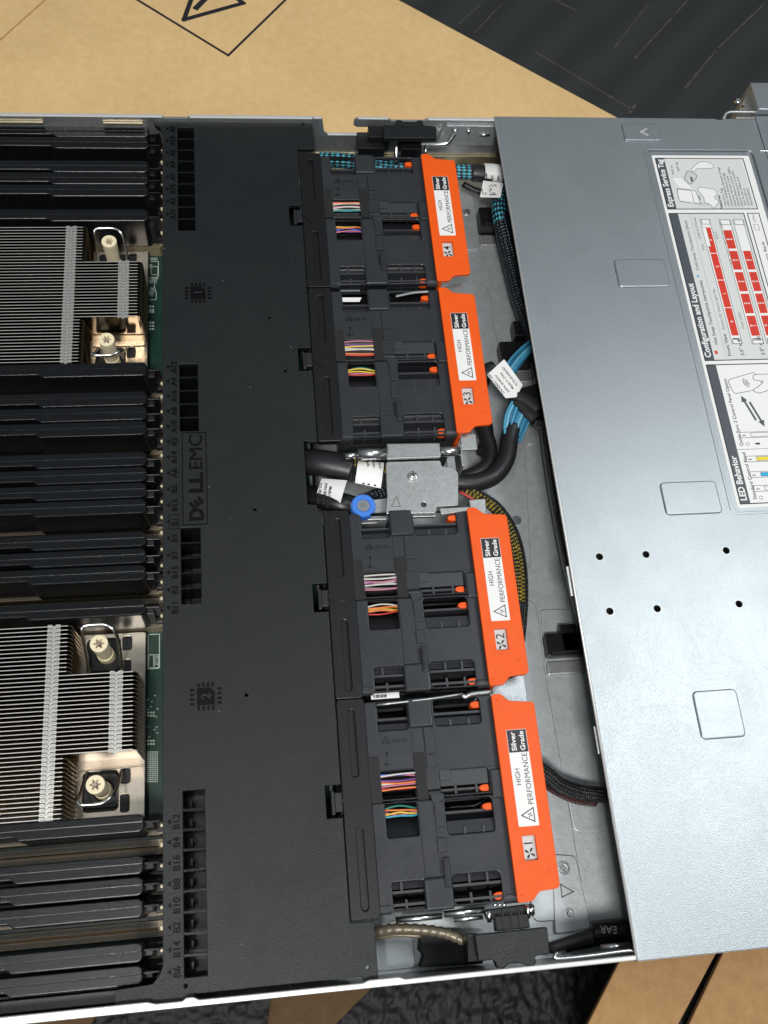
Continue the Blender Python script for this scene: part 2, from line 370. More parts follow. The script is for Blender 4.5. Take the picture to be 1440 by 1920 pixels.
for k in range(40):
    a = Vector(s0) + sp_ * (k / 40); b = Vector(s0) + sp_ * ((k + 0.55) / 40); line(m, a, b, 0.9, cz + 0.02)
m.build('perforated_crease', 'cardboard_brown', t)
# black foam sheet beyond
fz = -60
t = thing('foam_sheet', 'black foam sheet with pale scratch lines behind the cardboard, far right', 'foam', (300, 560, fz))
m = MB(); m.box(90, 250, fz - 20, 1100, 1500, fz); 
fm = mat('foamsheet', (0.013, 0.015, 0.016), 0.7, bump=0.5, bscale=500); nt_ = fm.node_tree
w_ = nt_.nodes.new('ShaderNodeTexWave'); w_.inputs['Scale'].default_value = 9; w_.inputs['Distortion'].default_value = 1.2; w_.inputs['Detail'].default_value = 3
mp_ = nt_.nodes.new('ShaderNodeMapping'); mp_.inputs['Rotation'].default_value = (0, 0, math.radians(45)); tc_ = nt_.nodes.new('ShaderNodeTexCoord')
nt_.links.new(tc_.outputs['Object'], mp_.inputs[0]); nt_.links.new(mp_.outputs[0], w_.inputs[0]); r2_ = nt_.nodes.new('ShaderNodeValToRGB'); r2_.color_ramp.elements[0].color = (0.011, 0.0125, 0.0135, 1); r2_.color_ramp.elements[1].color = (0.019, 0.021, 0.022, 1)
nt_.links.new(w_.outputs['Fac'], r2_.inputs[0]); nt_.links.new(r2_.outputs[0], nt_.nodes['Principled BSDF'].inputs['Base Color'])
m.build('sheet', 'foamsheet', t, bevel=1.5)
m = MB()
for (a, b, w) in (((890, 62), (940, 8), .9), ((1150, 92), (1215, 8), 1.0), ((1190, 110), (1288, 2), 1.2), ((1285, 165), (1345, 92), 1.4), ((1345, 92), (1432, 8), 1.4), ((1005, 98), (1185, 206), 1.2), ((1180, 212), (1190, 198), 2.2), ((1040, 0), (1080, 20), 1.0), ((860, 45), (905, 5), 0.8)):
    line(m, P(*a, fz), P(*b, fz), w, fz + 0.05, 0.15)
m.build('pressed_line', mat('scratch', (0.05, 0.046, 0.04), 0.7, var=0.6, vscale=150), t)
# near side: brown cardboard (deep, a cast shadow put into its dark colour), rough foam, raised cardboard flap
nz = -75
t = thing('cardboard_sheet', 'brown cardboard coloured dark for a cast shadow, under the near edge, bottom left', 'cardboard', (30, -60, nz))
cardboard('board_shadow_brown', (0.10, 0.058, 0.026), (0.145, 0.085, 0.04))
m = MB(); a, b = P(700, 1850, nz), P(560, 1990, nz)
m.prism([(-400, 60), (a[0] + 4, 60), a, b, (b[0] - 40, b[1] - 300), (-400, -400)], nz - 4, nz); m.build('panel', 'board_shadow_brown', t, bevel=0.8)
t = thing('foam_pad', 'rough black foam pad between the two cardboard pieces, bottom middle', 'foam', (130, -50, nz - 10))
m = MB()
import mathutils
nx, ny = 150, 110; x0, y0, x1, y1 = 60, -130, 230, 35
vs = [(x0 + (x1 - x0) * i / nx, y0 + (y1 - y0) * j / ny, nz - 8 + 1.5 * mathutils.noise.noise(Vector((i * .28, j * .37, 0))) + random.uniform(-.7, .7)) for j in range(ny + 1) for i in range(nx + 1)]
m.add(vs, [(j * (nx + 1) + i, j * (nx + 1) + i + 1, (j + 1) * (nx + 1) + i + 1, (j + 1) * (nx + 1) + i) for j in range(ny) for i in range(nx)])
m.box(x0, y0, nz - 30, x1, y1, nz - 13); m.build('pad', 'foam_rough', t, smooth=True)
t = thing('foam_pad', 'small rough black foam piece under the near edge, below the slot marks', 'foam', (-10, -30, nz + 3))
m = MB(); a, b, c, d = P(235, 1880, nz + 3), P(520, 1850, nz + 3), P(498, 1940, nz + 3), P(150, 1960, nz + 3)
g = 26; vs = []
for j in range(g + 1):
    for i in range(g * 2 + 1):
        s, q = i / (g * 2), j / g
        x = (a[0] * (1 - s) + b[0] * s) * (1 - q) + (d[0] * (1 - s) + c[0] * s) * q; y = (a[1] * (1 - s) + b[1] * s) * (1 - q) + (d[1] * (1 - s) + c[1] * s) * q
        vs.append((x, y + (1 - q) * 14, nz + 6 + 2.0 * mathutils.noise.noise(Vector((i * .6, j * .6, 2)))))
W = g * 2 + 1
m.add(vs, [(j * W + i, j * W + i + 1, (j + 1) * W + i + 1, (j + 1) * W + i) for j in range(g) for i in range(g * 2)]); m.build('pad', 'foam_rough', t, smooth=True)
rz = -14
t = thing('cardboard_flap', 'lit brown cardboard flap with a dark slit, under the cover corner', 'cardboard', (230, -50, rz))
A = P(1163, 1800, rz); Bq = P(1100, 1925, rz)
m = MB(); sl = [P(1350, 1775, rz), P(1362, 1775, rz), P(1290, 1925, rz), P(1270, 1925, rz)]
m.prism([(A[0], 40), A, Bq, (Bq[0] - 30, -260), (sl[3][0] - 40, -260), sl[3], sl[0], (sl[0][0] + 5, 40)], rz - 4, rz)
m.build('panel', 'cardboard_brown', t, bevel=0.6)
m = MB(); m.prism([(sl[1][0] + 5, 40), sl[1], sl[2], (sl[2][0] - 40, -260), (900, -260), (900, 40)], rz - 4, rz - 0.1); m.build('panel', 'cardboard_brown', t, bevel=0.6)
m = MB(); m.prism([(sl[0][0] - 3, 40), sl[0], sl[3], (sl[2][0] + 8, sl[2][1]), (sl[1][0] + 8, sl[1][1]), (sl[1][0] + 8, 40)], rz - 12, rz - 9); m.build('slit_liner', 'foam', t)

# ================================================================== CHASSIS
XL, XR = -150, 420
ch = thing('server_chassis', 'open galvanised steel server case lying across the picture', 'server case', (150, 217, 0))
m = MB(); m.box(XL, 1, 0, XR, 433, 1); m.build('floor_pan', 'steel', ch)
m = MB()
fp = 1.0
def fpl(pts, z1, r=4, bev=0.45): m.plate(rnd(PP(pts, 1.0), r), 0.9, z1, bev=bev, bres=2)
fpl([(800, 534), (903, 533), (917, 545), (926, 613), (984, 840), (995, 1062), (978, 1079), (860, 1082)], 2.0)
fpl([(1012, 1143), (1110, 1143), (1110, 1248), (1022, 1250)], 2.0, 2.5)
fpl([(905, 1124), (998, 1126), (1007, 1142), (1020, 1252), (1067, 1517), (1100, 1720), (1000, 1730)], 1.9)
fpl([(1016, 1262), (1120, 1256), (1160, 1560), (1076, 1560)], 1.55, 3)
fpl([(940, 620), (1010, 617), (1040, 820), (990, 838)], 1.5, 3)
m.plate(rnd(PP([(1035, 1602), (1078, 1605), (1107, 1740), (1040, 1752)], 1.9), 2), 1.9, 3.0, bev=0.3)
m.plate(rnd(PP([(858, 350), (886, 352), (893, 410), (898, 470), (860, 472)], 1.0), 2), 0.9, 2.2, bev=0.4)
m.build('floor_embossing', 'steel', ch)
m = MB()
for px, py, z, r in ((1056, 1628, 3.0, 3.0), (1067, 1713, 3.0, 2.2), (875, 398, 2.2, 2.2), (740, 1746, 1.0, 4.2)):
    x, y = P(px, py, z); m.ring(x, y, r * 0.62, r, z, z + 0.5); m.cyl(x, y, r * 0.55, z, z + 0.9, 18, r * 0.4)
x, y = P(968, 976, 2.0); m.cyl(x, y, 2.6, 2.0, 2.3, 20)
m.build('floor_rivet', 'bright', ch, smooth=False)
m = MB()
ta = PP([(1051, 1658), (1075, 1672), (1054, 1682)], 3.05)
for i in range(3): line(m, ta[i], ta[(i + 1) % 3], 0.5, 3.02, 0.12)
m.build('stamped_triangle', mat('stamp', (0.12, 0.12, 0.12), 0.5, metal=0.5), ch)
# far wall with notch
def wallpoly(mb, pts, y0, y1):   # pts in (x,z), extruded in y
    n = len(pts); a = sum(pts[i][0] * pts[(i + 1) % n][1] - pts[(i + 1) % n][0] * pts[i][1] for i in range(n))
    if a < 0: pts = pts[::-1]
    mb.add([(x, y0, z) for x, z in pts] + [(x, y1, z) for x, z in pts], [tuple(range(n)), tuple(range(2 * n - 1, n - 1, -1))] + [(i + n, (i + 1) % n + n, (i + 1) % n, i) for i in range(n)])
nb = 31.5
wp = [(XL, 0), (XR, 0), (XR, 43), (186, 43.2), (147, 43.2), (144, 42), (141, 42), (126, 42), (125, 43), (107, 43.4), (105.2, 42), (105.2, 39), (107, 37.6), (116, 37.6), (116, nb), (91, nb), (89, 33), (87.5, 43), (86, 43.4), (82, 43.4), (15, 43.2), (14, 42.4), (1.5, 42.4), (0.5, 43.2), (XL, 43.2)]
m = MB(); wallpoly(m, wp, 433, 434.4); m.build('side_wall', 'zinc', ch)
m = MB()
for a, b in ((XL, 0.5), (15, 82), (147, 186)): m.box(a, 432.9, 42.6, b, 435.0, 43.5)
m.box(82.5, 432.9, 43, 87, 434.6, 43.8); m.box(107.5, 432.9, 43, 124.5, 434.6, 43.7)
m.box(91, 432.7, nb - 0.6, 115.6, 434.6, nb + 0.3)
m.build('wall_rim', 'rim', ch, bevel=0.3)
m = MB()
m.box(XL, 431.4, 1, XR, 433, 16.5)           # lower ledge
for a, b in ((-105, -62.5), (-31.5, -10)): m.box(a, 431.6, 38.8, b, 433.0, 39.9)  # upper strips paint small highlights along the wall
m.build('wall_ledge_and_glint', mat('goldsteel', (0.55, 0.46, 0.30), 0.3, metal=0.9), ch, bevel=0.4)
# hardware plate on far wall right part
m = MB(); x0, z0 = PY(820, 262, 432); x1, z1 = PY(925, 232, 432)
wallpoly(m, [(x0, 26), (x0 + 1.5, 36), (x0 + 4, 40.2), (188, 40.2), (188, 25)], 431.6, 433.0)
wallpoly(m, [(x0 + 6, 31), (x0 + 8, 41), (x0 + 22, 41), (x0 + 20, 31)], 431.0, 431.6)
m.build('wall_plate', 'steel', ch, bevel=0.4)
m = MB()
for px, py, r in ((853, 245, 1.9), (878, 245, 1.5)):
    x, z = PY(px, py, 431)
    m.tube([(x, 431.2, z), (x, 429.4, z)], lambda t, r=r: r * (1 - 0.35 * t), 14, 1)
x, z = PY(909, 253, 431); m.box(x - 3, 430.6, z - 0.5, x + 3, 431.6, z + 0.5)
m.tube([(140, 427, 30), (157, 427.5, 30.5), (161, 429, 33), (163, 431, 36)], 1.3, 10, 4)
m.build('wall_stud', 'bright', ch, smooth=True)
# near wall
m = MB(); m.box(XL, -0.4, 0, XR, 1.0, 42.5); m.build('side_wall', 'zinc', ch)
m = MB()
m.plate(rnd([(XL, -0.9), (186, -0.9), (186, 0.9), (145, 1.1), (92, 1.1), (90, 2.0), (78, 2.0), (76, 1.2), (14, 1.3), (12, 2.4), (9, 2.4), (8, 1.4), (-2, 1.4), (-5, 2.3), (XL, 2.3)], 0.8), 42.0, 43.4, bev=0.5, bres=2)
m.build('wall_rim', 'rim', ch)
m = MB(); m.box(XL, 2.4, 26, -17, 7.0, 34); m.box(XL, 7.2, 20, -13, 8.4, 31); m.box(XL, 423, 20, -14, 431, 31); m.build('edge_rail', 'black', ch, bevel=0.3)
# bits of metal near the wall's right end
m = MB(); a = P3(1040, 1795, 40); b = P3(1185, 1778, 40)
m.tube([(P3(1045, 1786, 41)), (P3(1040, 1793, 41)), (P3(1050, 1797, 41)), (P3(1110, 1791, 41)), (P3(1180, 1782, 41)), (P3(1192, 1787, 41))], 0.8, 8, 4)
x, y = P(1155, 1774, 36); m.box(x - 6, y - 1, 34, x + 6, y + 1, 36)
m.build('wall_hook', 'bright', ch, smooth=True)
m = MB(); x, y = P(770, 1772, 10)
m.prism(PP([(785, 1750), (900, 1752), (900, 1806), (783, 1812), (790, 1790), (782, 1780)], 2), 1.2, 9); m.build('cable_guide', 'black_matte', ch, bevel=0.5)
m = MB(); m.box(84, 2.5, 1, 102, 15.5, 2.2); m.build('corner_plate', 'steel', ch, bevel=0.2)
# rack ear bracket, top right
m = MB()
x0 = 327; m.tube([(323, 436, 43), (326, 440, 44), (336, 440, 44.5), (352, 440, 44.5)], 1.0, 8, 4)
m.build('ear_rod', 'zinc', ch, smooth=True)
m = MB(); m.plate(rnd([(331, 438), (344, 459.5), (352, 459.5), (352, 438)], 1.5), 40, 42, holes=[circ(338, 447.5, 1.3), circ(342.5, 442.5, 0.9)], bev=0.3)
m.build('rack_ear', mat('warmsteel', (0.40, 0.37, 0.34), 0.4, metal=0.8), ch)
m = MB(); m.box(343, 439, 20, 440, 460, 48); m.build('front_ear_block', 'cover', ch, bevel=0.6)
m = MB(); x = 335.6; m.cyl(x, 450.5, 2.3, 42, 43.5, 18, 1.5); m.build('ear_rivet', 'bright', ch, smooth=True)

# ================================================================== MOTHERBOARD
mb_ = thing('motherboard', 'dark green circuit board under the memory slots and heat sinks', 'circuit board', (-30, 217, 4))
m = MB(); m.box(XL, 6, 3.6, 70, 430, 5.2); m.build('board', 'pcb', mb_)
m = MB(); zz = 5.24
def silk(px0, py0, px1, py1, w=0.35):
    a = P(px0, py0, 5.2); b = P(px1, py1, 5.2); x0, x1, y0, y1 = a[0], b[0], b[1], a[1]
    for q in (((x0, y0), (x1, y0)), ((x1, y0), (x1, y1)), ((x1, y1), (x0, y1)), ((x0, y1), (x0, y0))): line(m, q[0], q[1], w, zz, 0.04)
silk(275, 490, 297, 520); silk(275, 522, 290, 540); silk(276, 545, 293, 562); silk(283, 500, 296, 515)
for k in range(9):
    a = P(275 + k * 2.4, 487, 5.2); line(m, a, (a[0], a[1] + 1.2), 0.3, zz, 0.05)
for yy in (575, 581, 585, 605, 611, 617):
    for xx in (277, 282, 287): a = P(xx, yy, 5.2); m.box(a[0] - .55, a[1] - .5, zz, a[0] + .55, a[1] + .5, zz + .05)
silk(278, 1190, 299, 1253); silk(279, 1228, 288, 1252); silk(289, 1228, 297, 1252)
for r in range(16):
    for c in range(7):
        a = P(276 + c * 3.2, 1410 + r * 3.7, 5.2); m.box(a[0] - .25, a[1] - .2, zz, a[0] + .25, a[1] + .2, zz + .05)
for yy in (1336, 1342, 1389, 1395):
    for xx in (278, 283, 288): a = P(xx, yy, 5.2); m.box(a[0] - .4, a[1] - .4, zz, a[0] + .4, a[1] + .4, zz + .05)
a = P(296, 525, 5.2); m.text('6', a[0], a[1], zz, 3.2, 0.04)
a = P(297, 1247, 5.2); m.text('8220', a[0], a[1], zz, 2.2, 0.04)
m.build('silkscreen', 'silk', mb_)
m = MB()
for px, py in ((281, 501), (290, 528), (283, 552), (288, 546), (280, 530)):
    a = P(px, py, 5.2); m.box(a[0] - 1.4, a[1] - 1.2, 5.2, a[0] + 1.4, a[1] + 1.2, 6.4)
for k in range(14):
    a = P(270 + random.random() * 26, 1285 + random.random() * 100, 5.2); m.box(a[0] - .5, a[1] - .3, 5.2, a[0] + .5, a[1] + .3, 5.8)
m.build('surface_component', mat('component', (0.20, 0.26, 0.23), 0.4), mb_)
# slots
names_top = ['A5', 'A13', 'A1', 'A9', 'A7', 'A15', 'A3', 'A11']
names_mid = ['A12', 'A4', 'A16', 'A8', 'A10', 'A2', 'A14', 'A6', 'B5', 'B13', 'B1', 'B9', 'B7', 'B15', 'B3', 'B11']
names_bot = ['B12', 'B4', 'B16', 'B8', 'B10', 'B2', 'B14', 'B6']
slots = [(n, 430.2 - 8.09 * i) for i, n in enumerate(names_top)] + [(n, 280.2 - 8.1 * i) for i, n in enumerate(names_mid)] + [(n, 67.3 - 8.0 * i) for i, n in enumerate(names_bot)]
EMPTY = {'A1', 'A2', 'A3', 'A4', 'B1', 'B2', 'B3', 'B4'}
m = MB(); sx0, sx1 = -140, -2.6
m.box(sx0, -3.0, 5.2, sx1, -0.5, 13); m.box(sx0, 0.5, 5.2, sx1, 3.0, 13); m.box(sx0, -0.5, 5.2, sx1, 0.5, 8)
m.box(sx1 - 1.5, -3.0, 5.2, sx1 + 2.2, 3.0, 14.5)
slot0 = bpy.data.objects.new('memory_slot', None)
first = None
mesh_body = m
def mk_slot():
    o = mesh_body.build('memory_slot', 'socket', mb_); c = MB()
    for k in range(150):
        x = sx1 - 2.2 - k * 0.85
        c.box(x - .24, 1.1, 12.32, x + .24, 2.7, 13.06); c.box(x - .24, -2.7, 12.32, x + .24, -1.1, 13.06)
    cc = c.build('contact_row', 'ink', o); WLOC[cc.name] = Vector((0, 0, 0))
    g = MB(); g.box(sx0, -0.28, 8, sx1 - 2, 0.28, 9.2); gg = g.build('contact_strip', 'gold', o)
    l = MB(); l.prism([(-2.2, -2.3), (-0.2, -2.3), (-0.2, 2.3), (-2.2, 2.3)], 14.5, 20.5, top=[(-1.8, -2.0), (-0.2, -2.0), (-0.2, 2.0), (-1.8, 2.0)]); l.box(-2.6, -0.8, 20.2, 0, 0.8, 22)
    ll = l.build('latch', 'ivory', o, bevel=0.2)
    for q in (cc, gg, ll): q.parent = o
    return o
# build the master slot in local space: parent world offset must be zero
WL_saved = WLOC[mb_.name]; WLOC[mb_.name] = Vector((0, 0, 0)); WLOC_tmp = True
s0 = mk_slot()
WLOC[mb_.name] = WL_saved
for i, (n, y) in enumerate(slots):
    s = s0 if i == 0 else copy_tree(s0, mb_)
    s.location = (Vector((0, y, 0)) - WL_saved) * K
# blanks
def mk_blank():
    t = thing('memory_blank', 'x', 'memory blank', (0, 0, 0), 'black memory slot blanks between the heat sinks')
    m = MB()
    m.plate(rnd([(-140, 3.6), (-9.2, 3.6), (-7.6, 2.2), (-7.6, -2.0), (-9.2, -3.55), (-57, -3.55), (-58.6, -2.0), (-140, -2.0)], 0.9), 14, 35.4, bev=0.7, bres=3)
    m.plate(rnd([(-140, 3.6), (-9.4, 3.6), (-7.9, 2.4), (-7.9, 0.1), (-140, 0.1)], 0.6), 34.6, 36.1, bev=0.5, bres=2)
    m.build('body', 'blank', t)
    m = MB(); m.box(-8.2, 0.2, 20, -1.6, 1.0, 33.5); m.box(-8.0, -1.5, 14, -4.5, 1.4, 30); m.box(-4.6, -2.2, 14, -1.4, 2.2, 19); m.build('end_clip', 'black', t, bevel=0.2)
    return t
b0 = mk_blank(); first = True
near_txt = {'A5': 'next to the far wall', 'A13': 'second from the far wall', 'A11': 'just above the upper heat sink', 'A12': 'just below the upper heat sink', 'B11': 'just above the lower heat sink', 'B12': 'just below the lower heat sink', 'B6': 'next to the near wall'}
for n, y in slots:
    if n in EMPTY: continue
    b = b0 if first else copy_tree(b0); first = False
    b.location = Vector((0, y, 0)) * K
    b['label'] = 'black slot blank in line with the mark %s%s' % (n, ', ' + near_txt[n] if n in near_txt else '')

# ================================================================== HEAT SINKS
def heatsink(Y, label, hs2):
    t = thing('heat_sink', label, 'heat sink', (-60, Y + 41, 5), 'heat sinks beside the air shroud')
    ztop = 34.0; pitch = 1.835; N = 45
    m = MB(); cr1 = MB(); cr2 = MB(); fe = MB()
    for i in range(N):
        y = Y + 0.4 + i * pitch; nar = 25 <= (y - Y) <= 60.2; xe = -9.8 if nar else -37.8
        # fin with a folded-over right end (plan curve swept vertically)
        pts = [(-145, y), (xe - 3.0, y)] + [(xe - 3.0 + 2.4 * math.sin(a), y - 1.5 * (1 - math.cos(a))) for a in (0.5, 1.0, 1.57)]
        th = 0.14; n = len(pts); vs = []
        for k, (px, py) in enumerate(pts):
            d = Vector((pts[min(k + 1, n - 1)][0] - pts[max(k - 1, 0)][0], pts[min(k + 1, n - 1)][1] - pts[max(k - 1, 0)][1])).normalized(); nn = Vector((-d.y, d.x)) * th
            for sgn in (1, -1):
                for z in (12.2, ztop): vs.append((px + nn.x * sgn, py + nn.y * sgn, z))
        fs = []
        for k in range(n - 1):
            a = k * 4; b = a + 4
            fs += [(a, b, b + 1, a + 1), (a + 3, b + 3, b + 2, a + 2), (a + 1, b + 1, b + 3, a + 3)]
        a = (n - 1) * 4; fs.append((a, a + 2, a + 3, a + 1)); m.add(vs, fs)
        fe.box(-145, y - 0.13, ztop + 0.01, xe - 3.0, y + 0.13, ztop + 0.12)
        for cx, ok in ((-46.6, True), (-19.8, nar)):
            if not ok: continue
            cr = cr1 if cx < -30 else cr2
            w = 2.7; h = ztop + 0.25; s = pitch * 0.5; g = 0.17
            for xa, xb, dd in ((-w, -0.9, 0.0), (0.9, w, 0.0)):
                cr.box(cx + xa, y - s + g, ztop - 0.5, cx + xb, y + s - g, h)
            cr.add([(cx - .85, y + s - g, h), (cx, y - g - 0.3, h + 0.05), (cx + .85, y + s - g, h), (cx + .85, y - s + g, h), (cx, y - 2 * s + g - 0.3, h + 0.05), (cx - .85, y - s + g, h)], [(1, 0, 5, 4), (2, 1, 4, 3)])
            for k in (-1.8, 1.8): cr.cyl(cx + k, y, 0.35, h, h + 0.22, 8, 0.15)
    fs_ = m.build('fin_stack', 'fin', t); fe.build('fin_edge_glint', 'fin_edge_glint', fs_); cr1.build('fin_clip', 'clipmetal', t); cr2.build('fin_clip', 'clipmetal', t)
    # base plate
    x1 = -10.2; m = MB(); hs = []
    for cy in (Y + 12.9, Y + 72.3):
        hs.append(rr(-36.5, cy - 8.5, -21.5, cy + 8.5, 2))
        hs.append(rr(-20.8, cy - 2.5 + 5, -16.5, cy + 9, 1.2)); hs.append(rr(-20.8, cy - 9.5, -16.8, cy - 2, 1.2))
    m.plate(rnd([(-145, Y - 0.5), (x1, Y - 0.5), (x1, Y + 83), (-145, Y + 83)], 1.2), 10.6, 12.1, holes=hs, bev=0.25); m.build('base_plate', 'nickel', t)
    m = MB(); m.box(-145, Y + 2, 6, -14, Y + 81, 10.4); m.build('socket_frame', 'black_matte', t)
    m = MB(); m.box(-145, Y + 3, 12.12, -39, Y + 80, 13.2); m.box(-39, Y + 26, 12.12, -15, Y + 58, 13.2); m.build('vapour_plate', 'copper', t)
    # screws and wire bails
    for cy, sgn in ((Y + 72.6, 1), (Y + 12.9, -1)):
        cx = -27.6; s = MB()
        s.cyl(cx, cy, 4.0, 10.5, 17, 28, 3.7); s.cyl(cx, cy, 3.35, 17, 30.5, 28, 3.75)
        star = []
        for k in range(36):
            a = 2 * math.pi * k / 36 + 0.2; star.append((cx + (1.75 + 0.6 * math.cos(6 * a)) * math.cos(a), cy + (1.75 + 0.6 * math.cos(6 * a)) * math.sin(a)))
        s.plate(circ(cx, cy, 3.85, 28), 30.5, 33.6, holes=[star], bev=0.25)
        o = s.build('screw', 'ivory', t); d = MB(); d.cyl(cx, cy, 2.6, 30.4, 31.0, 20); d.cyl(cx, cy, 0.9, 31, 32.3, 12, 0.5); d.build('drive_recess', 'zinc' if not hs2 else 'nickel', o)
        bl = MB(); bl.plate(rr(cx - 8.2, cy - 7.2, cx + 6.2, cy + 7.2, 2), 9.5, 13.2, holes=[circ(cx, cy, 4.4)], bev=0.3); bl.build('retainer', 'black', t)
        wz = 33.0 if sgn > 0 else 31.0
        tip = cy + sgn * (8.7 if sgn > 0 else 7.6); base = cy - sgn * 7.5
        pth = [(cx - 7.3, base, 14), (cx - 7.6, cy + sgn * 2, 24), (cx - 7.8, tip - sgn * 2.4, wz - 1), (cx - 6.6, tip - sgn * 0.4, wz), (cx - 3, tip, wz), (cx + 2.5, tip - sgn * 0.3, wz), (cx + 6, tip - sgn * 2.8, wz - 1), (cx + 7.4, cy + sgn * 2, 26), (cx + 7.6, base, 14)]
        w = MB(); w.tube(pth, 0.72, 10, 6); w.build('wire_bail', 'bright', t, smooth=True)
    # thin heat pipe line between blocks
    m = MB(); m.tube([(-38, Y + 22.0, 12.6), (-22, Y + 22.3, 12.6), (-10.6, Y + 22.5, 12.6)], 0.35, 6, 1); m.build('seam_wire', 'nickel', t)
    return t
heatsink(285.9, 'upper finned heat sink with dark gaps, left of the chip mark 1', False)
heatsink(71.3, 'lower finned heat sink with brownish base showing, left of the chip mark 2', True)

# ================================================================== AIR SHROUD
sh = thing('air_shroud', 'textured black plastic air shroud with slot grid and embossed lettering', 'air duct', (40, 217, 20))
MODY = [24.8, 112.9, 236.6, 325.0]
ZS = 40.0
outline = [(0.3, 0.8), (-17.5, 1.2), (-17.5, 7.2), (-3.5, 8.0), (-0.8, 11), (0.3, 14), (0.3, 425), (-1, 429), (-4, 431), (-4, 432.6), (1.8, 432.6), (1.8, 435.2), (13.5, 435.2), (13.5, 432.8), (75, 432.8), (75.5, 434.6), (81.8, 434.6), (82.2, 414.6)]
outline += [(72.8, 414.6)]
for i, y in reversed(list(enumerate(MODY))):
    cy = y + 44.5
    outline += [(72.8, cy + 6.6), (66.2, cy + 6.6), (66.2, cy - 6.6), (72.8, cy - 6.6)]
    if i == 2: outline += [(72.8, 235.2), (70.0, 235.2), (66.3, 236), (66.3, 203), (70.5, 202.5), (71, 199), (72.8, 199)]
outline += [(72.8, 22.5), (82.3, 22.5), (82.3, 1.6), (76.5, 1.6), (76, 3.2), (12, 3.2), (11.5, 1.2)]
holes = []
ct = [429.1 - 7.69 * k for k in range(10)]; cm1 = [279.7 - 7.34 * k for k in range(6)]; cm2 = [193.7 - 7.2 * k for k in range(6)]; cb = [78.2 - 7.69 * k for k in range(10)]
for arr in (ct, cm1, cm2, cb):
    holes.append([(8.3, arr[-1]), (17.1, arr[-1]), (17.1, arr[0]), (8.3, arr[0])])
pinh = [P(505, 595, ZS), P(535, 695, ZS), P(478, 955, ZS), P(348, 1849, ZS), P(689, 1814, ZS), P(568, 233, ZS), P(462, 1303, ZS)]
holes += [circ(x, y, 0.75, 12) for x, y in pinh]
m = MB(); m.plate(outline, 37.6, ZS, holes=holes, bev=0.22); m.build('top_panel', 'shroud', sh)
m = MB()
for arr in (ct, cm1, cm2, cb):
    for i in range(1, len(arr) - 1): m.box(8.3, arr[i] - .45, 26, 17.1, arr[i] + .45, ZS - 0.35)
    for a, b in ((7.6, 8.3), (17.1, 17.8)): m.box(a, arr[-1], 22, b, arr[0], 37.55)
    m.box(8.3, arr[0], 22, 17.1, arr[0] + .7, 37.55); m.box(8.3, arr[-1] - .7, 22, 17.1, arr[-1], 37.55)
m.build('slot_grid', 'blank', sh)
m = MB()
for arr in (ct, cm1, cm2, cb):
    m.box(7.6, arr[-1] - .7, 19, 17.8, arr[0] + .7, 20.5)
    for i in range(len(arr) - 1):
        yc = (arr[i] + arr[i + 1]) / 2; m.box(10.3, yc - 1.4, 20.5, 11.2, yc + 1.0, 29)
m.build('slot_floor', 'black', sh)
m = MB(); m.box(0.3, 14, 16, 1.4, 425, 37.5); m.box(20, 3.4, 10, 21.5, 430, 37.5); m.box(71.5, 3.4, 1.5, 72.7, 414, 30); m.build('skirt', 'black_matte', sh)
# embossed marks
m = MB(); H0 = ZS + 0.01
def lab(names, ys):
    m = MB()
    for n, y in zip(names, ys):
        m.text(n, 7.0, y, H0, 3.9, 0.35, align='CENTER', bold=0.06, sx=1.0)
        m.prism([(2.0, y + 0.2), (3.5, y - 0.9), (3.5, y + 1.3)], H0, ZS + 0.4)
    m.build('embossed_lettering', 'emboss', sh)
lab(names_top, [427.9 - 8.22 * k for k in range(8)])
lab(names_mid, [278.1 - 8.12 * k for k in range(16)])
lab(names_bot, [66.2 - 7.85 * k for k in range(8)])
m = MB()
b1 = 278.1 - 8.12 * 10
for q in (((3.3, b1 - 3.6), (3.3, b1 + 3.6)), ((7.6, b1 - 3.6), (7.6, b1 + 3.6)), ((3.3, b1 + 3.6), (7.6, b1 + 3.6)), ((3.3, b1 - 3.6), (7.6, b1 - 3.6))): line(m, q[0], q[1], 0.3, H0, 0.25)
m.build('embossed_lettering', 'emboss', sh)
m = MB()
m.plate([(9.2, 195.0), (20.6, 195.0), (20.6, 242.2), (9.2, 242.2)], ZS + 0.005, ZS + 0.3, holes=[[(9.6, 195.4), (20.2, 195.4), (20.2, 241.8), (9.6, 241.8)]])
m.text('D', 18.5, 196.8, H0, 8.8, 0.45, bold=0.34, length=6.0); m.text('E', 18.9, 205.6, H0, 7.6, 0.45, rot=125, bold=0.30); m.text('LL', 18.5, 210.6, H0, 8.8, 0.45, bold=0.32, length=10.0)
m.text('EMC', 18.5, 222.4, H0, 8.8, 0.45, bold=0.0, length=17.6)
m.build('logo_plate', 'emboss', sh)
def chip(cx, cy, num):
    c = MB(); r = 3.7
    c.plate([(cx - r, cy - r), (cx + r, cy - r), (cx + r, cy + r - 2), (cx + r - 2, cy + r), (cx - r, cy + r)], ZS + 0.01, ZS + 0.35, bev=0.1)
    for k in range(4):
        o = -3.0 + 2.0 * k
        for s in (1, -1):
            c.box(cx + o - .5, cy + s * 5.0 - .9, H0, cx + o + .5, cy + s * 5.0 + .9, ZS + 0.3)
            c.box(cx + s * 5.7 - .9, cy + o - .5, H0, cx + s * 5.7 + .9, cy + o + .5, ZS + 0.3)
    o = c.build('chip_emblem', 'emboss', sh)
    q = MB(); q.text(num, cx + 1.9, cy, ZS + 0.36, 5.5, 0.3, align='CENTER', bold=0.05); q.build('emblem_number', 'fanplastic', o)
chip(17.9, 321.0, '1'); chip(18.3, 116.3, '2')
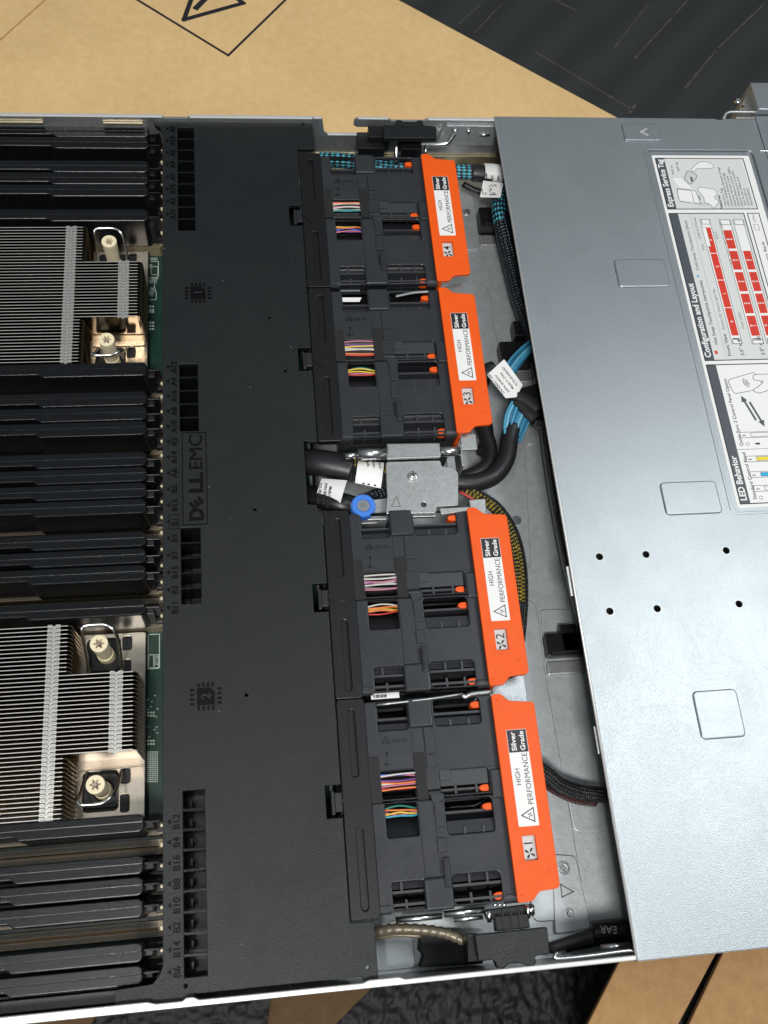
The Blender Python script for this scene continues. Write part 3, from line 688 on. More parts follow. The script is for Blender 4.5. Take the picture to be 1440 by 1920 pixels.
# hook arm visible top
m = MB(); m.box(107, 419, 2, 122, 431, 36); m.box(113, 423, 30, 125, 431.5, 40.4); m.build('side_hook', 'black', sh, bevel=0.5)

# ================================================================== FAN MODULES
def fan(oy, num, label, wires1, wires2):
    X, Y = 85.0, oy
    t = thing('fan_module', label, 'fan module', (X, Y, 1), 'orange handled fan modules')
    U = lambda u: X + u
    V = lambda v: Y + v
    def R(u0, v0, u1, v1, r=0.8): return rr(U(u0), V(v0), U(u1), V(v1), r, 3)
    # upper fan (v 42.9..84.4) and lower fan (v 0.2..42.3)
    top = MB()
    hA = [R(5.3, 71.8, 18.4, 83.6), R(30.0, 72.2, 50.4, 83.6, 1.5), R(4.8, 43.6, 19.3, 55.0)]
    top.plate(R(0, 42.9, 56, 84.4, 0.8), 37.8, 40.0, holes=hA + [R(29.6, 43.6, 50.6, 53.6, 1.0)], bev=0.5, bres=3)
    hB = [R(5.4, 28.3, 18.8, 41.5), R(30.5, 27.6, 50.6, 41.5, 1.5), R(5.6, 0.9, 18.6, 11.3), R(30.3, 0.9, 50.3, 12.2, 1.8)]
    top.plate(R(0, 0.2, 56, 42.3, 0.8), 37.8, 40.0, holes=hB, bev=0.5, bres=3)
    ho = top.build('housing', 'fanplastic', t)
    b = MB()
    for cv in (63.6, 21.2):
        for u0, u1, r in ((4.6, 25, 18.6), (25, 51, 18.6)):
            b.tube([(U(u0), V(cv), 20.4), (U(u1), V(cv), 20.4)], r, 40, 1)
        for u0, u1 in ((0.3, 4.6), (19.2, 28.8), (51, 55.7)):
            b.box(U(u0), V(cv - 20.5), 1.2, U(u1), V(cv + 20.5), 37.75)
    b.box(U(4.6), V(0.6), 1.2, U(51), V(1.4), 30); b.box(U(4.6), V(42.1), 1.2, U(51), V(43.1), 26); b.box(U(4.6), V(83.2), 1.2, U(51), V(84), 22)
    b.build('barrel', 'fandark', t, smooth=False)
    rb = MB()
    # bars along u and cross ribs inside the windows
    for u0, u1, v, z in ((5, 19, 76.8, 38.2), (29.5, 51, 77.6, 38.6), (5, 19, 2.7, 39.2), (5, 19, 7.4, 39.2), (29.5, 51, 2.5, 39.2), (29.5, 51, 8.0, 39.2), (29.5, 51, 36.6, 37.2), (29.5, 51, 45.6, 38.4)):
        rb.box(U(u0), V(v - .5), z - 6, U(u1), V(v + .5), z)
    for u, v0, v1 in ((11, 0.9, 4.5), (9.5, 7.4, 11.3), (37.5, 0.9, 5), (45.5, 0.9, 5), (37.5, 8, 12.2), (45, 8, 12.2), (37, 72, 75), (45, 72, 75), (38, 27.5, 30.5), (46, 27.5, 30.5), (36, 43.8, 47.5), (45, 43.8, 47.5)):
        rb.box(U(u - .45), V(v0), 33, U(u + .45), V(v1), 38.9)
    rb.box(U(29.5), V(72), 30, U(51), V(73.6), 37.7); rb.box(U(5), V(71.5), 30, U(19), V(73.4), 37.7); rb.box(U(30), V(27.2), 30, U(51), V(29), 37.7)
    for u0, u1, va, vb, z in ((29.6, 50.8, 72.6, 76.2, 38.9), (5.0, 18.8, 72.2, 75.0, 38.7), (30.2, 50.9, 28.0, 33.2, 38.7), (5.2, 19.0, 8.6, 11.6, 37.6), (30.0, 50.6, 9.4, 12.4, 37.8)):
        rb.add([(U(u0), V(va), z), (U(u1), V(va), z), (U(u1), V(vb), z - 1.6), (U(u0), V(vb), z - 1.6), (U(u0), V(va), 30), (U(u1), V(va), 30), (U(u1), V(vb), 30), (U(u0), V(vb), 30)], [(0, 1, 2, 3), (7, 6, 5, 4), (3, 2, 6, 7), (0, 4, 5, 1), (1, 5, 6, 2), (0, 3, 7, 4)])
    for u, va, vb in ((4.4, 76, 82), (4.4, 1, 8)): rb.box(U(u), V(va), 30, U(u + 1.2), V(vb), 39.4)
    for u0, u1 in ((-0.2, 4.6), (50.9, 56.0)):
        for vv in (1.9, 44.8):
            rb.tube([(U(u0), V(vv), 38.0), (U(u1), V(vv), 38.0)], 2.35, 24, 1)
    rb.plate(R(29.7, 47.2, 50.5, 53.7, 0.4), 36.5, 38.9, bev=0.2)
    rb.plate(R(29.6, 49.6, 34.4, 54.6, 0.3), 38.2, 39.9, bev=0.2)
    rb.build('window_rib', 'ribplastic_sheen', ho)
    st = MB()
    st.plate(R(18.6, 72.2, 29.2, 84.8, 0.8), 38.6, 41.4, bev=0.9, bres=3); st.plate(R(18.4, -0.6, 30.2, 11.8, 1.0), 38.4, 41.5, bev=1.1, bres=3)
    st.plate(R(19.4, 12.0, 25.8, 41.6, 0.4), 39.9, 40.45, bev=0.15); st.plate(R(19.2, 56.0, 24.3, 72.0, 0.4), 39.9, 40.3, bev=0.15)
    st.plate(R(24.6, 61.0, 29.0, 72.0, 0.4), 39.9, 40.8, bev=0.2); st.plate(R(24.6, 55.0, 28.6, 60.5, 0.4), 39.9, 40.7, bev=0.2)
    st.plate(R(25.6, 21.0, 29.4, 26.6, 0.4), 39.9, 41.2, bev=0.2); st.plate(R(25.8, 31.0, 29.8, 41.0, 0.4), 39.9, 41.0, bev=0.2)
    st.plate(R(-0.1, 0.2, 4.4, 3.0, 0.6), 39.9, 40.5, bev=0.3)
    st.plate(rnd([(U(25.6), V(40)), (U(30.5), V(41.6)), (U(30.5), V(44.5)), (U(24.5), V(44.5))], 0.8), 38.0, 41.0, bev=0.3)
    st.plate(R(50.9, 40.6, 56.6, 52.6, 1.2), 39.6, 41.2, bev=0.7)
    st.build('collar', 'fanplastic', t)
    sm = MB(); line(sm, (U(26.2), V(27)), (U(26.8), V(11.5)), 0.5, 40.02, 0.05); line(sm, (U(25.2), V(42)), (U(26.2), V(27)), 0.4, 40.47, 0.05)
    line(sm, (U(30), V(53.9)), (U(55.8), V(53.9)), 0.35, 40.02, 0.05); line(sm, (U(0.5), V(55.5)), (U(24.5), V(55.2)), 0.3, 40.32, 0.04); line(sm, (U(24.4), V(55)), (U(24.4), V(72)), 0.3, 40.31, 0.04)
    sm.build('seam', 'black_matte', ho)
    lt = MB(); lt.plate(R(26.9, 7.5, 29.6, 18.8, 0.4), 39.9, 42.6, bev=0.4); lt.plate(R(27.6, 7.8, 28.4, 18, 0.3), 42.3, 43.0, bev=0.2); lt.build('latch', 'fanplastic', t)
    em = MB(); em.text('DELTA', U(10.6), V(66.6), 40.02, 2.0, 0.18, rot=0, bold=0.03, length=6.4)
    for q in (((6.6, 66.6), (9.8, 66.6)), ((9.8, 66.6), (8.2, 69.2)), ((8.2, 69.2), (6.6, 66.6))): line(em, (U(q[0][0]), V(q[0][1])), (U(q[1][0]), V(q[1][1])), 0.35, 40.02, 0.18)
    em.prism([(U(8.2), V(67.2)), (U(8.9), V(66.9)), (U(8.2), V(68.2))], 40.02, 40.2)
    line(em, (U(7.9), V(57.4)), (U(7.9), V(59.4)), 0.5, 40.02, 0.18); line(em, (U(6.8), V(57.8)), (U(9.6), V(57.8)), 0.4, 40.02, 0.15); em.prism([(U(6.2), V(57.8)), (U(7.3), V(58.5)), (U(7.3), V(57.1))], 40.02, 40.2)
    line(em, (U(8.2), V(60.6)), (U(8.2), V(62.2)), 0.5, 40.02, 0.18); em.prism([(U(8.2), V(63)), (U(8.9), V(62)), (U(7.5), V(62))], 40.02, 40.2)
    em.build('moulded_mark', 'black', ho)
    tp = MB()
    for u0, u1, va, vb in ((-0.1, 4.5, 42.6, 61.0), (19.4, 23.9, 42.6, 61.6)):
        tp.plate(R(u0, va, u1, vb, 0.15), 40.5, 40.85)
        tp.box(U(u0), V(va) - 0.3, 34, U(u1), V(va), 40.8)
    tp.build('tape_strip', 'tape', t)
    w = {}
    def wires(lst, v0, v1, u0, u1, z, grp):
        n = len(lst)
        for i, c in enumerate(lst):
            v = v0 + (v1 - v0) * (i + .5) / n; a = random.uniform(-1.2, 1.2); bb = random.uniform(-1.2, 1.2); zz = z + random.uniform(-.6, 1.0)
            k = MB(); k.tube([(U(u0), V((v0 + v1) / 2 + (v - (v0 + v1) / 2) * .7), zz - 1.5), (U(u0 + 3), V(v + a * .3), zz), (U((u0 + u1) / 2), V(v + bb), zz + .5), (U(u1 - 3), V(v - a * .3), zz), (U(u1), V((v0 + v1) / 2 + (v - (v0 + v1) / 2) * .5), zz - 1)], 0.40, 8, 5)
            k.build('fan_wire', c, t, smooth=True)
    wires(wires1, 47.2, 54.2, -1.5, 27, 38.4, 0); wires(wires2, 36.4, 40.6, 2.5, 20.5, 35.5, 1)
    cp = MB(); cp.box(U(24.5), V(46.5), 37, U(28), V(53), 39.0); cp.tube([(U(24), V(44.8), 39.5), (U(29.5), V(44.8), 39.8)], 1.5, 14, 1); cp.build('wire_clip', 'fandark', t, bevel=0.3)
    # duct plate on the left
    dp = MB()
    dp.plate(rnd([(U(-12.0), V(-1.6)), (U(0.1), V(-1.6)), (U(0.1), V(86.2)), (U(-11.8), V(86.2))], 1.4), 36.5, 40.6,
             holes=[R(-7.3, 53.6, -4.4, 81.8, 1.4), R(-7.3, 1.6, -4.4, 33.5, 1.4)], bev=0.35)
    dp.box(U(-8.0), V(53), 36.0, U(-4.0), V(82.2), 39.0); dp.box(U(-8.0), V(1), 36.0, U(-4.0), V(34), 39.0)
    dp.box(U(-12.5), V(39.6), 34, U(-0.5), V(49), 36.4)
    du = dp.build('duct_plate', 'black', t)
    cl = MB(); cl.box(U(-16.6), V(39.2), 32, U(-14.9), V(48.6), 39.8); cl.box(U(-15.2), V(40.2), 38.6, U(-11.9), V(48.0), 40.2); cl.build('release_bar', 'fandark', t, bevel=0.4)
    ar = MB(); ar.prism([(U(-12.6), V(44.4)), (U(-7.4), V(49.4)), (U(-7.4), V(39.2))], 40.3, 40.95)
    ar.ring(U(-3.9), V(44.2), 2.6, 3.1, 40.6, 40.85, 24); ar.plate(rr(U(-7.6), V(42.0), U(-3.4), V(46.4), 1.0), 40.55, 40.9, bev=0.1)
    for a, b in ((-5.2, 43.2), (-5.2, 45.2), (-3.2, 44.2)): ar.cyl(U(a), V(b), 0.45, 40.9, 41.15, 10)
    ar.build('lock_emblem', 'black', du)
    pn = MB()
    for a, b in ((-10.2, 84.4), (-2.2, 0.6), (-10.4, 0.4)): pn.cyl(U(a), V(b), 0.5, 40.6, 40.8, 10, 0.35)
    pn.build('plate_pip', 'fandark', du)
    # orange handle
    hd = MB()
    pts = [(55.3, 83.6), (59.4, 83.9), (62.8, 80.4), (73.2, 79.4), (73.9, 78.2), (73.6, 4.6), (72.4, 3.4), (64.8, 3.0), (61.6, -0.5), (55.3, -0.7)]
    nw = R(60.6, 15.0, 66.0, 24.6, 0.2)
    hd.plate(rnd([(U(a), V(b)) for a, b in pts], 1.3), 41.4, 43.2, holes=[nw], bev=0.3)
    hd.box(U(56.2), V(-0.6), 18, U(58.0), V(83.4), 41.3)
    ha = hd.build('handle', 'orange', t)
    og = MB()
    for a0, b0, a1, b1 in ((46.6, 79.2, 50.4, 82.0), (46.3, 44.0, 50.2, 46.8), (46.6, 36.4, 50.4, 39.2), (46.7, 1.2, 50.8, 4.2)):
        og.prism([(U(a0), V(b0 + .9)), (U(a0 + 1.4), V(b0)), (U(a1), V(b0)), (U(a1), V(b1)), (U(a0 + 1.6), V(b1)), (U(a0), V(b1 - .6))], 34, 38.8); og.box(U(a1), V(b0 + 1), 36, U(56.2), V(b1 - .6), 37.4)
    og.build('handle_hook', 'orange', t, bevel=0.3)
    pp = MB()
    for a, b in ((57.6, 81), (57.4, 2.2), (70, 10)): pp.cyl(U(a), V(b), 0.55, 43.2, 43.45, 12, 0.35)
    pp.build('handle_pip', 'orange', ha)
    lb = MB(); lb.plate(R(59.8, 28.2, 68.5, 67.9, 0.4), 43.21, 43.32); lo = lb.build('grade_label', 'white', ha)
    bk = MB(); bk.plate(R(59.95, 58.3, 68.35, 67.75, 0.2), 43.33, 43.36); bk.build('label_band', 'ink', lo)
    tx = MB(); tx.text('HIGH', U(63.3), V(48.2), 43.34, 3.1, 0.04, align='CENTER', sx=0.95); tx.text('PERFORMANCE', U(67.4), V(36.6), 43.34, 3.3, 0.04, length=21.0)
    tri = [(61.6, 32.6), (66.9, 29.8), (66.9, 35.4)]
    for i in range(3): line(tx, (U(tri[i][0]), V(tri[i][1])), (U(tri[(i + 1) % 3][0]), V(tri[(i + 1) % 3][1])), 0.42, 43.335 + .005 * i, 0.03)
    def blades(mb, u, v, r, z):
        for k in range(4):
            a = math.radians(45 + 90 * k); c, s = math.cos(a), math.sin(a)
            q = [(0.10, 0.02), (0.42, 0.36), (0.95, 0.40), (1.05, 0.05), (0.55, -0.06)]
            mb.prism([(U(u + r * (x * c - y * s)), V(v + r * (x * s + y * c))) for x, y in q], z, z + 0.04)
    blades(tx, 65.2, 32.6, 1.0, 43.34); tx.build('label_text', 'ink', lo)
    wt = MB(); wt.text('Silver', U(63.3), V(58.9), 43.37, 3.0, 0.04, bold=0.07, length=8.1); wt.text('Grade', U(67.1), V(58.9), 43.37, 3.0, 0.04, bold=0.07, length=8.1); wt.build('label_heading', 'white', lo)
    nm = MB(); nm.plate(R(60.2, 14.6, 66.4, 25.0, 0.2), 41.0, 41.3); no = nm.build('number_plate', 'labelgrey', ha)
    nt = MB(); nt.text(num, U(65.1), V(20.3), 41.32, 5.4, 0.05, bold=0.02); blades(nt, 63.4, 17.8, 2.2, 41.32); nt.build('fan_number', 'ink', no)
    return t
W1 = {'1': (['w_orange', 'w_red', 'w_pink', 'w_white', 'w_orange', 'w_purple', 'w_pink', 'w_white', 'w_blue'], ['w_teal', 'w_yellow', 'w_pink', 'w_orange', 'w_green']),
      '2': (['w_pink', 'w_grey', 'w_white', 'w_purple', 'w_white', 'w_pink', 'w_white', 'w_grey', 'w_white'], ['w_red', 'w_orange', 'w_yellow', 'w_orange', 'w_white']),
      '3': (['w_red', 'w_orange', 'w_white', 'w_green', 'w_white', 'w_yellow', 'w_white', 'w_purple', 'w_pink'], ['w_red', 'w_pink', 'w_yellow', 'w_yellow', 'w_green']),
      '4': (['w_green', 'w_teal', 'w_white', 'w_white', 'w_grey', 'w_pink', 'w_white', 'w_orange', 'w_pink'], ['w_pink', 'w_purple', 'w_blue', 'w_orange', 'w_yellow'])}
LB = {'1': 'fan module with orange handle numbered 1, nearest the bottom edge', '2': 'fan module with orange handle numbered 2, just below the blue thumbscrew',
      '3': 'fan module with orange handle numbered 3, just above the metal bracket', '4': 'fan module with orange handle numbered 4, nearest the cardboard box'}
for i, n in enumerate('1234'): fan(MODY[i], n, LB[n], *W1[n])
# metal bits between the modules
t = thing('divider_rod', 'thin shiny metal rod between fan modules 1 and 2', 'metal rod', (110, 110, 30), 'metal rods between the fan modules')
m = MB(); m.tube([P3(706, 1322, 40.5), P3(800, 1311, 41), P3(868, 1301, 41)], 0.55, 10, 3); m.tube([P3(868, 1303, 41), P3(872, 1307, 41), P3(885, 1301, 41.5), P3(924, 1297, 41.5)], 1.0, 10, 3); m.build('rod', 'zinc', t, smooth=True)
m = MB(); a = P(696, 1312, 36); b = P(748, 1300, 36); m.prism([a, (b[0], a[1]), (b[0], a[1] + 2.4), (a[0], a[1] + 2.4)], 36, 36.4); o = m.build('white_sticker', 'white', t)
m = MB()
for k in range(11): m.box(a[0] + 1 + k * .55, a[1] + .5, 36.42, a[0] + 1.3 + k * .55 + random.random() * .2, a[1] + 1.9, 36.46)
m.build('sticker_mark', 'ink', o)
t = thing('divider_rod', 'thin shiny metal rod between fan modules 3 and 4', 'metal rod', (125, 322, 30), 'metal rods between the fan modules')
m = MB(); m.tube([P3(742, 556, 40.5), P3(775, 549, 41), P3(802, 547, 41)], 0.8, 10, 3); m.box(P(640, 566, 37)[0], 321.4, 36, P(676, 560, 37)[0], 323.6, 37.5); m.build('rod', 'bright', t, smooth=False)
m = MB(); m.prism([P(642, 558, 37.6), P(678, 558, 37.6), P(674, 566, 37.6), P(642, 566, 37.6)], 37.55, 37.7); m.build('white_sticker', 'white', t)
for y, lb_ in ((322.9, 'small bare metal tab between the orange handles 3 and 4'), (110.8, 'small bare metal tab between the orange handles 1 and 2')):
    t = thing('metal_tab', lb_, 'metal tab', (150, y, 20), 'metal tabs between the orange handles')
    m = MB(); m.plate(rnd([(142, y - 5), (155, y - 7), (158.5, y - 7), (158.5, y + 7), (155, y + 7), (142, y + 3)], 1), 33, 34.2, bev=0.2); m.box(157.4, y - 6.5, 1, 158.4, y + 6.5, 33); m.build('tab', 'cover', t)

# ================================================================== CENTRE BRACKET, THUMBSCREW
Zb = 40.5
C3 = lambda x, y: (560 + x / 2.88, 800 + y / 2.88)
t = thing('metal_bracket', 'square zinc hinge bracket with a screw between fan modules 2 and 3', 'bracket', (125, 215, 20))
pl = [C3(472, 190), C3(765, 182), C3(772, 215), C3(838, 222), C3(862, 250), C3(862, 425), C3(742, 432), C3(745, 466), C3(470, 470), C3(478, 375)]
hx, hy = P(*C3(675, 420), Zb)
m = MB(); m.plate(rnd(PP(pl, Zb), 1.2), Zb - 1.2, Zb, holes=[circ(hx, hy, 1.3, 16)], bev=0.2)
top = PP([C3(472, 100), C3(760, 96), C3(766, 175), C3(474, 185)], Zb)
m.plate(rnd(top, 0.6), Zb + 0.2, Zb + 2.2, bev=0.8, bres=3); o = m.build('plate', 'zinc', t)
m = MB(); y = P(*C3(400, 145), Zb)[1]
xa, xb, xc, xd = P(*C3(318, 145), Zb)[0], P(*C3(470, 145), Zb)[0], P(*C3(765, 130), Zb)[0], P(*C3(872, 130), Zb)[0]
m.tube([(xa, y, Zb - 0.5), (xb, y, Zb - 0.5)], 2.9, 20, 1); m.tube([(xc, y, Zb - 0.5), (xd, y, Zb - 0.5)], 2.5, 20, 1); m.tube([(xa - 6, y - .6, Zb - 1), (xa, y, Zb - 1)], 1.6, 14, 1)
m.ring(xa, y, 0, 0.1, 30, 31, 8); m.build('hinge_shaft', 'bright', t, smooth=True)
m = MB(); m.box(xd, y - 8, 26, xd + 1.2, y + 3.5, 40); m.box(xd + 1.2, y + 1, 38, xd + 9, y + 9.5, 39.2); m.build('hinge_bracket', 'zinc', t, bevel=0.3)
m = MB(); sx, sy = P(*C3(615, 268), Zb); m.cyl(sx, sy, 2.6, Zb, Zb + 1.0, 24, 2.3); m.cyl(sx, sy, 1.9, Zb + 1, Zb + 2.6, 20, 1.6); o2 = m.build('screw', 'bright', t, bevel=0.2)
m = MB(); line(m, (sx - 1.2, sy), (sx + 1.2, sy), .5, Zb + 2.62, .05); line(m, (sx, sy - 1.2), (sx, sy + 1.2), .5, Zb + 2.68, .05); m.build('cross_slot', 'ink', o2)
m = MB(); tr = PP([C3(528, 378), C3(550, 432), C3(500, 430)], Zb)
for i in range(3): line(m, tr[i], tr[(i + 1) % 3], 0.3, Zb + .01 + .01 * i, .04)
m.build('stamped_triangle', 'stamp', t)
m = MB(); z = 35; m.plate(rnd(PP([C3(275, 410), C3(480, 385), C3(480, 500), C3(290, 505)], z), 0.8), z - 1, z, bev=0.2)
m.plate(rnd(PP([C3(600, 462), C3(740, 462), C3(740, 485), C3(600, 488)], 38), 0.3), 36, 38, bev=0.2); m.plate(rnd(PP([C3(760, 440), C3(925, 432), C3(925, 450), C3(770, 475)], 41), 0.5), 39.6, 41, bev=0.3)
m.plate(rnd(PP([C3(920, 395), C3(1010, 388), C3(1012, 470), C3(930, 470)], 36), 0.6), 30, 36, bev=0.3)
m.build('base_flange', 'zinc', t)
bx, by = P(*C3(350, 425), 40)
t = thing('thumbscrew', 'round blue knurled thumbscrew with cross head beside the bracket', 'screw', (bx, by, 34))
m = MB(); n = 90; r0 = 5.7
kn = [(bx + (r0 + 0.14 * math.cos(math.pi * i)) * math.cos(2 * math.pi * i / n), by + (r0 + 0.14 * math.cos(math.pi * i)) * math.sin(2 * math.pi * i / n)) for i in range(n)]
m.plate(kn, 35.2, 39.4, bev=0.05); m.plate(circ(bx, by, r0 - 0.25, 48), 39.3, 40.3, holes=[circ(bx, by, 3.2, 32)], bev=0.3, bres=3); m.build('knob', 'blue', t)
m = MB(); m.cyl(bx, by, 3.15, 39, 39.7, 30, 2.9); o = m.build('screw_head', 'bright', t)
m = MB()
for k in range(4): a = math.radians(20 + 45 * k); line(m, (bx - 2 * math.cos(a), by - 2 * math.sin(a)), (bx + 2 * math.cos(a), by + 2 * math.sin(a)), 0.55 if k % 2 else 0.25, 39.72 + .01 * k, .05)
m.build('cross_slot', 'linegrey', o)

# ================================================================== SIDE LATCHES
t = thing('side_latch', 'black plastic latch with finger notch on the far wall', 'latch', (135, 430, 30), 'black side latches')
Q6 = lambda x, y: (680 + x / 5.538, 200 + y / 5.538)
z = 45.5
m = MB(); m.plate(rnd(PP([Q6(215, 192), Q6(345, 188), Q6(345, 138), Q6(390, 136), Q6(430, 155), Q6(490, 160), Q6(545, 155), Q6(580, 138), Q6(622, 140), Q6(632, 190), Q6(765, 205), Q6(770, 325), Q6(222, 325)], z), 0.7), z - 3, z, bev=0.4); m.build('body', 'shroud', t)
gx, gy = P(*Q6(490, 190), z); m = MB(); m.plate([(gx + 6.5 * math.cos(a), gy - 0.3 + 2.6 * math.sin(a) + 1.6) for a in [math.radians(200 + 140 * k / 12) for k in range(13)]] + [(gx + 6.2 * math.cos(a), gy + 2.2 + 2.0 * math.sin(a)) for a in [math.radians(340 - 140 * k / 12) for k in range(13)]], z - .2, z + 0.4, bev=0.05); m.build('finger_groove', 'black_matte', t)
m = MB(); a = P(*Q6(385, 330), 36); b = P(*Q6(612, 470), 36); m.box(a[0], b[1], 26, b[0], a[1] + 4, 38)
for q in (455, 500, 545): c = P(*Q6(q, 355), 38); m.box(c[0] - .25, c[1] - 1, 38, c[0] + .25, c[1] + .6, 38.4)
m.build('spring_block', 'black', t, bevel=0.4)
m = MB(); y = P(*Q6(490, 478), 33)[1]; m.tube([(P(*Q6(355, 478), 33)[0], y, 33), (P(*Q6(640, 478), 33)[0], y, 33)], 1.2, 12, 1); c = P3(*Q6(350, 480), 35); m.tube([(c[0], c[1] + 3, 37), (c[0], c[1], 35), (c[0], c[1] - 4, 31)], 1.3, 10, 3); c = P3(*Q6(652, 440), 35); m.tube([(c[0], c[1] + 2, 36), (c[0], c[1] - 3, 34)], 0.9, 10, 1); m.build('pivot_pin', 'bright', t, smooth=True)
t = thing('side_latch', 'black plastic latch with finger notch on the near wall', 'latch', (145, 5, 30), 'black side latches')
Q7 = lambda x, y: (700 + x / 2.88, 1680 + y / 2.88)
z = 43.5
m = MB(); m.plate(rnd(PP([Q7(548, 208), Q7(940, 166), Q7(955, 310), Q7(872, 325), Q7(882, 360), Q7(868, 380), Q7(835, 375), Q7(795, 362), Q7(735, 365), Q7(705, 392), Q7(672, 390), Q7(655, 345), Q7(570, 352)], z), 0.9), z - 5, z, bev=0.5); m.build('body', 'shroud', t)
gx, gy = P(*Q7(765, 335), z); m = MB(); m.plate([(gx + 5.6 * math.cos(a), gy - 1.2 + 2.9 * math.sin(a)) for a in [math.radians(20 + 140 * k / 12) for k in range(13)]] + [(gx + 4.2 * math.cos(a), gy - 1.4 + 1.8 * math.sin(a)) for a in [math.radians(160 - 140 * k / 12) for k in range(13)]], z - .2, z + 0.25, bev=0.03); m.build('finger_groove', 'black_matte', t)
m = MB(); m.plate(rnd(PP([Q7(655, 108), Q7(835, 92), Q7(848, 172), Q7(665, 192)], 41), 0.5), 36, 41, bev=0.4)
for q in (700, 745, 790): c = P(*Q7(q, 140), 41); m.box(c[0] - .3, c[1] - 4, 41, c[0] + .3, c[1] + 3.5, 41.6)
m.plate(rnd(PP([Q7(505, 205), Q7(560, 200), Q7(575, 352), Q7(512, 356)], 36), 0.5), 26, 36, bev=0.3)
m.plate(rnd(PP([Q7(605, 75), Q7(850, 40), Q7(860, 90), Q7(630, 130)], 38), 0.5), 30, 38, bev=0.5); m.build('spring_block', 'black', t)
m = MB(); m.tube([P3(*Q7(622, 78), 39), P3(*Q7(628, 140), 38)], 1.0, 10, 1); m.tube([P3(*Q7(830, 48), 39), P3(*Q7(838, 120), 38)], 0.9, 10, 1)
m.tube([P3(*Q7(380, 98), 37), P3(*Q7(600, 76), 37)], 1.3, 10, 1); m.tube([P3(*Q7(120, 130), 34), P3(*Q7(370, 108), 35)], 1.2, 10, 1); m.tube([P3(*Q7(430, 130), 36), P3(*Q7(590, 115), 36)], 0.9, 10, 1)
for q in (655, 680, 705): m.tube([P3(*Q7(q, 40), 39), P3(*Q7(q + 3, 56), 39)], 0.9, 8, 1)
m.tube([P3(*Q7(848, 55), 38), P3(*Q7(852, 95), 36)], 1.6, 10, 1); m.build('pivot_pin', 'bright', t, smooth=True)

# ================================================================== CABLES AND FLOOR CLIPS
def clip(label, px0, py0, px1, py1, h):
    a = P(px0, py0, h); b = P(px1, py1, h); t = thing('cable_clip', label, 'cable clip', ((a[0] + b[0]) / 2, (a[1] + b[1]) / 2, 1), 'black cable clips on the case floor')
    m = MB(); m.plate(rr(a[0], b[1], b[0], a[1], 1.0), 1.5, h, bev=0.5); m.build('body', 'black', t)
    m = MB(); m.box(a[0] + 2, b[1] + 1.0, h, b[0] - 1, b[1] + 2.2, h + 0.5); m.build('lip', 'fandark', t, bevel=0.2)
    m = MB(); m.box(a[0], b[1] - 8, 0.95, b[0] + 6, b[1] - 1, 2.6); m.build('foot', 'zinc', t, bevel=0.9)
clip('black cable clip on the floor beside orange handle 4', 897, 388, 940, 424, 10)
clip('black cable clip on the floor beside orange handle 3, by the white tag', 936, 640, 1000, 680, 10)
clip('black cable clip on the floor beside orange handle 2', 1022, 1188, 1100, 1226, 8)
m = MB(); a = P(985, 625, 10); m.box(a[0] - 6, a[1] - 2, 1.5, a[0] + 14, a[1] + 8, 10.5); tag(m.build('cable_bracket', 'black', None, bevel=0.5), 'small black bracket half under the cover above the blue wires', 'bracket')
m = MB(); a = P(1050, 1170, 9); b = P(1090, 1225, 9); m.box(a[0], b[1], 1.8, b[0], a[1], 8.0); tag(m.build('cable_bracket', 'black', None, bevel=0.5), 'small black bracket half under the cover beside handle 2', 'bracket')
def tagsheet(parent, pts, z, lines, rot, size, name='paper_tag', start=None, curve=0):
    m = MB(); q = [P(a, b, z) for a, b in pts]; m.plate(rnd(q, 0.5), z, z + 0.25); o = m.build(name, 'white', parent)
    if lines:
        tx = MB()
        for (px, py), s in lines:
            x, y = P(px, py, z + .3); tx.text(s, x, y, z + 0.27, size, 0.03, rot=rot, bold=0.03)
        tx.build('tag_text', 'ink', o)
    return o
# 1 teal braided cable along the far wall
t = thing('braided_cable', 'teal braided cable with white tag running past orange handle 4', 'cable', (150, 405, 22))
m = MB(); m.tube([P3(600, 300, 24), P3(650, 302, 26), P3(720, 312, 24), P3(800, 320, 24), P3(850, 322, 25), P3(888, 324, 25)], 4.6, 18, 5, flat=0.8); m.build('sleeve', 'braid_teal', t, smooth=True)
m = MB(); m.tube([P3(885, 324, 25), P3(905, 326, 25), P3(935, 330, 24), P3(980, 350, 18)], 5.2, 18, 5, flat=0.85); m.tube([P3(868, 345, 14), P3(900, 360, 12), P3(935, 352, 14)], 1.8, 10, 4); m.build('tape_wrap', 'rubber', t, smooth=True)
m = MB(); m.tube([P3(907, 324, 25.2), P3(925, 325, 25.2), P3(943, 328, 25)], 5.7, 18, 3, flat=0.85); tw = m.build('tag_wrap', 'white', t, smooth=True)
tagsheet(t, [(906, 339), (944, 344), (938, 371), (900, 370)], 29.0, [((908, 366), 'CN-08X'), ((913, 366), 'A01'), ], 95, 1.5)
m = MB()
for k in range(7):
    for j in range(7):
        if random.random() < 0.5: x, y = P(918 + k * 2, 347 + j * 3, 29.3); m.box(x - .3, y - .3, 29.27, x + .3, y + .3, 29.3)
for k, s in enumerate(('CN-08X', 'DP/N', 'Made')):
    x, y = P(915 + k * 11, 338, 31); m.text(s, x, y, 30.9, 1.6, 0.03, rot=88, bold=.03)
m.build('tag_text', 'ink', tw)
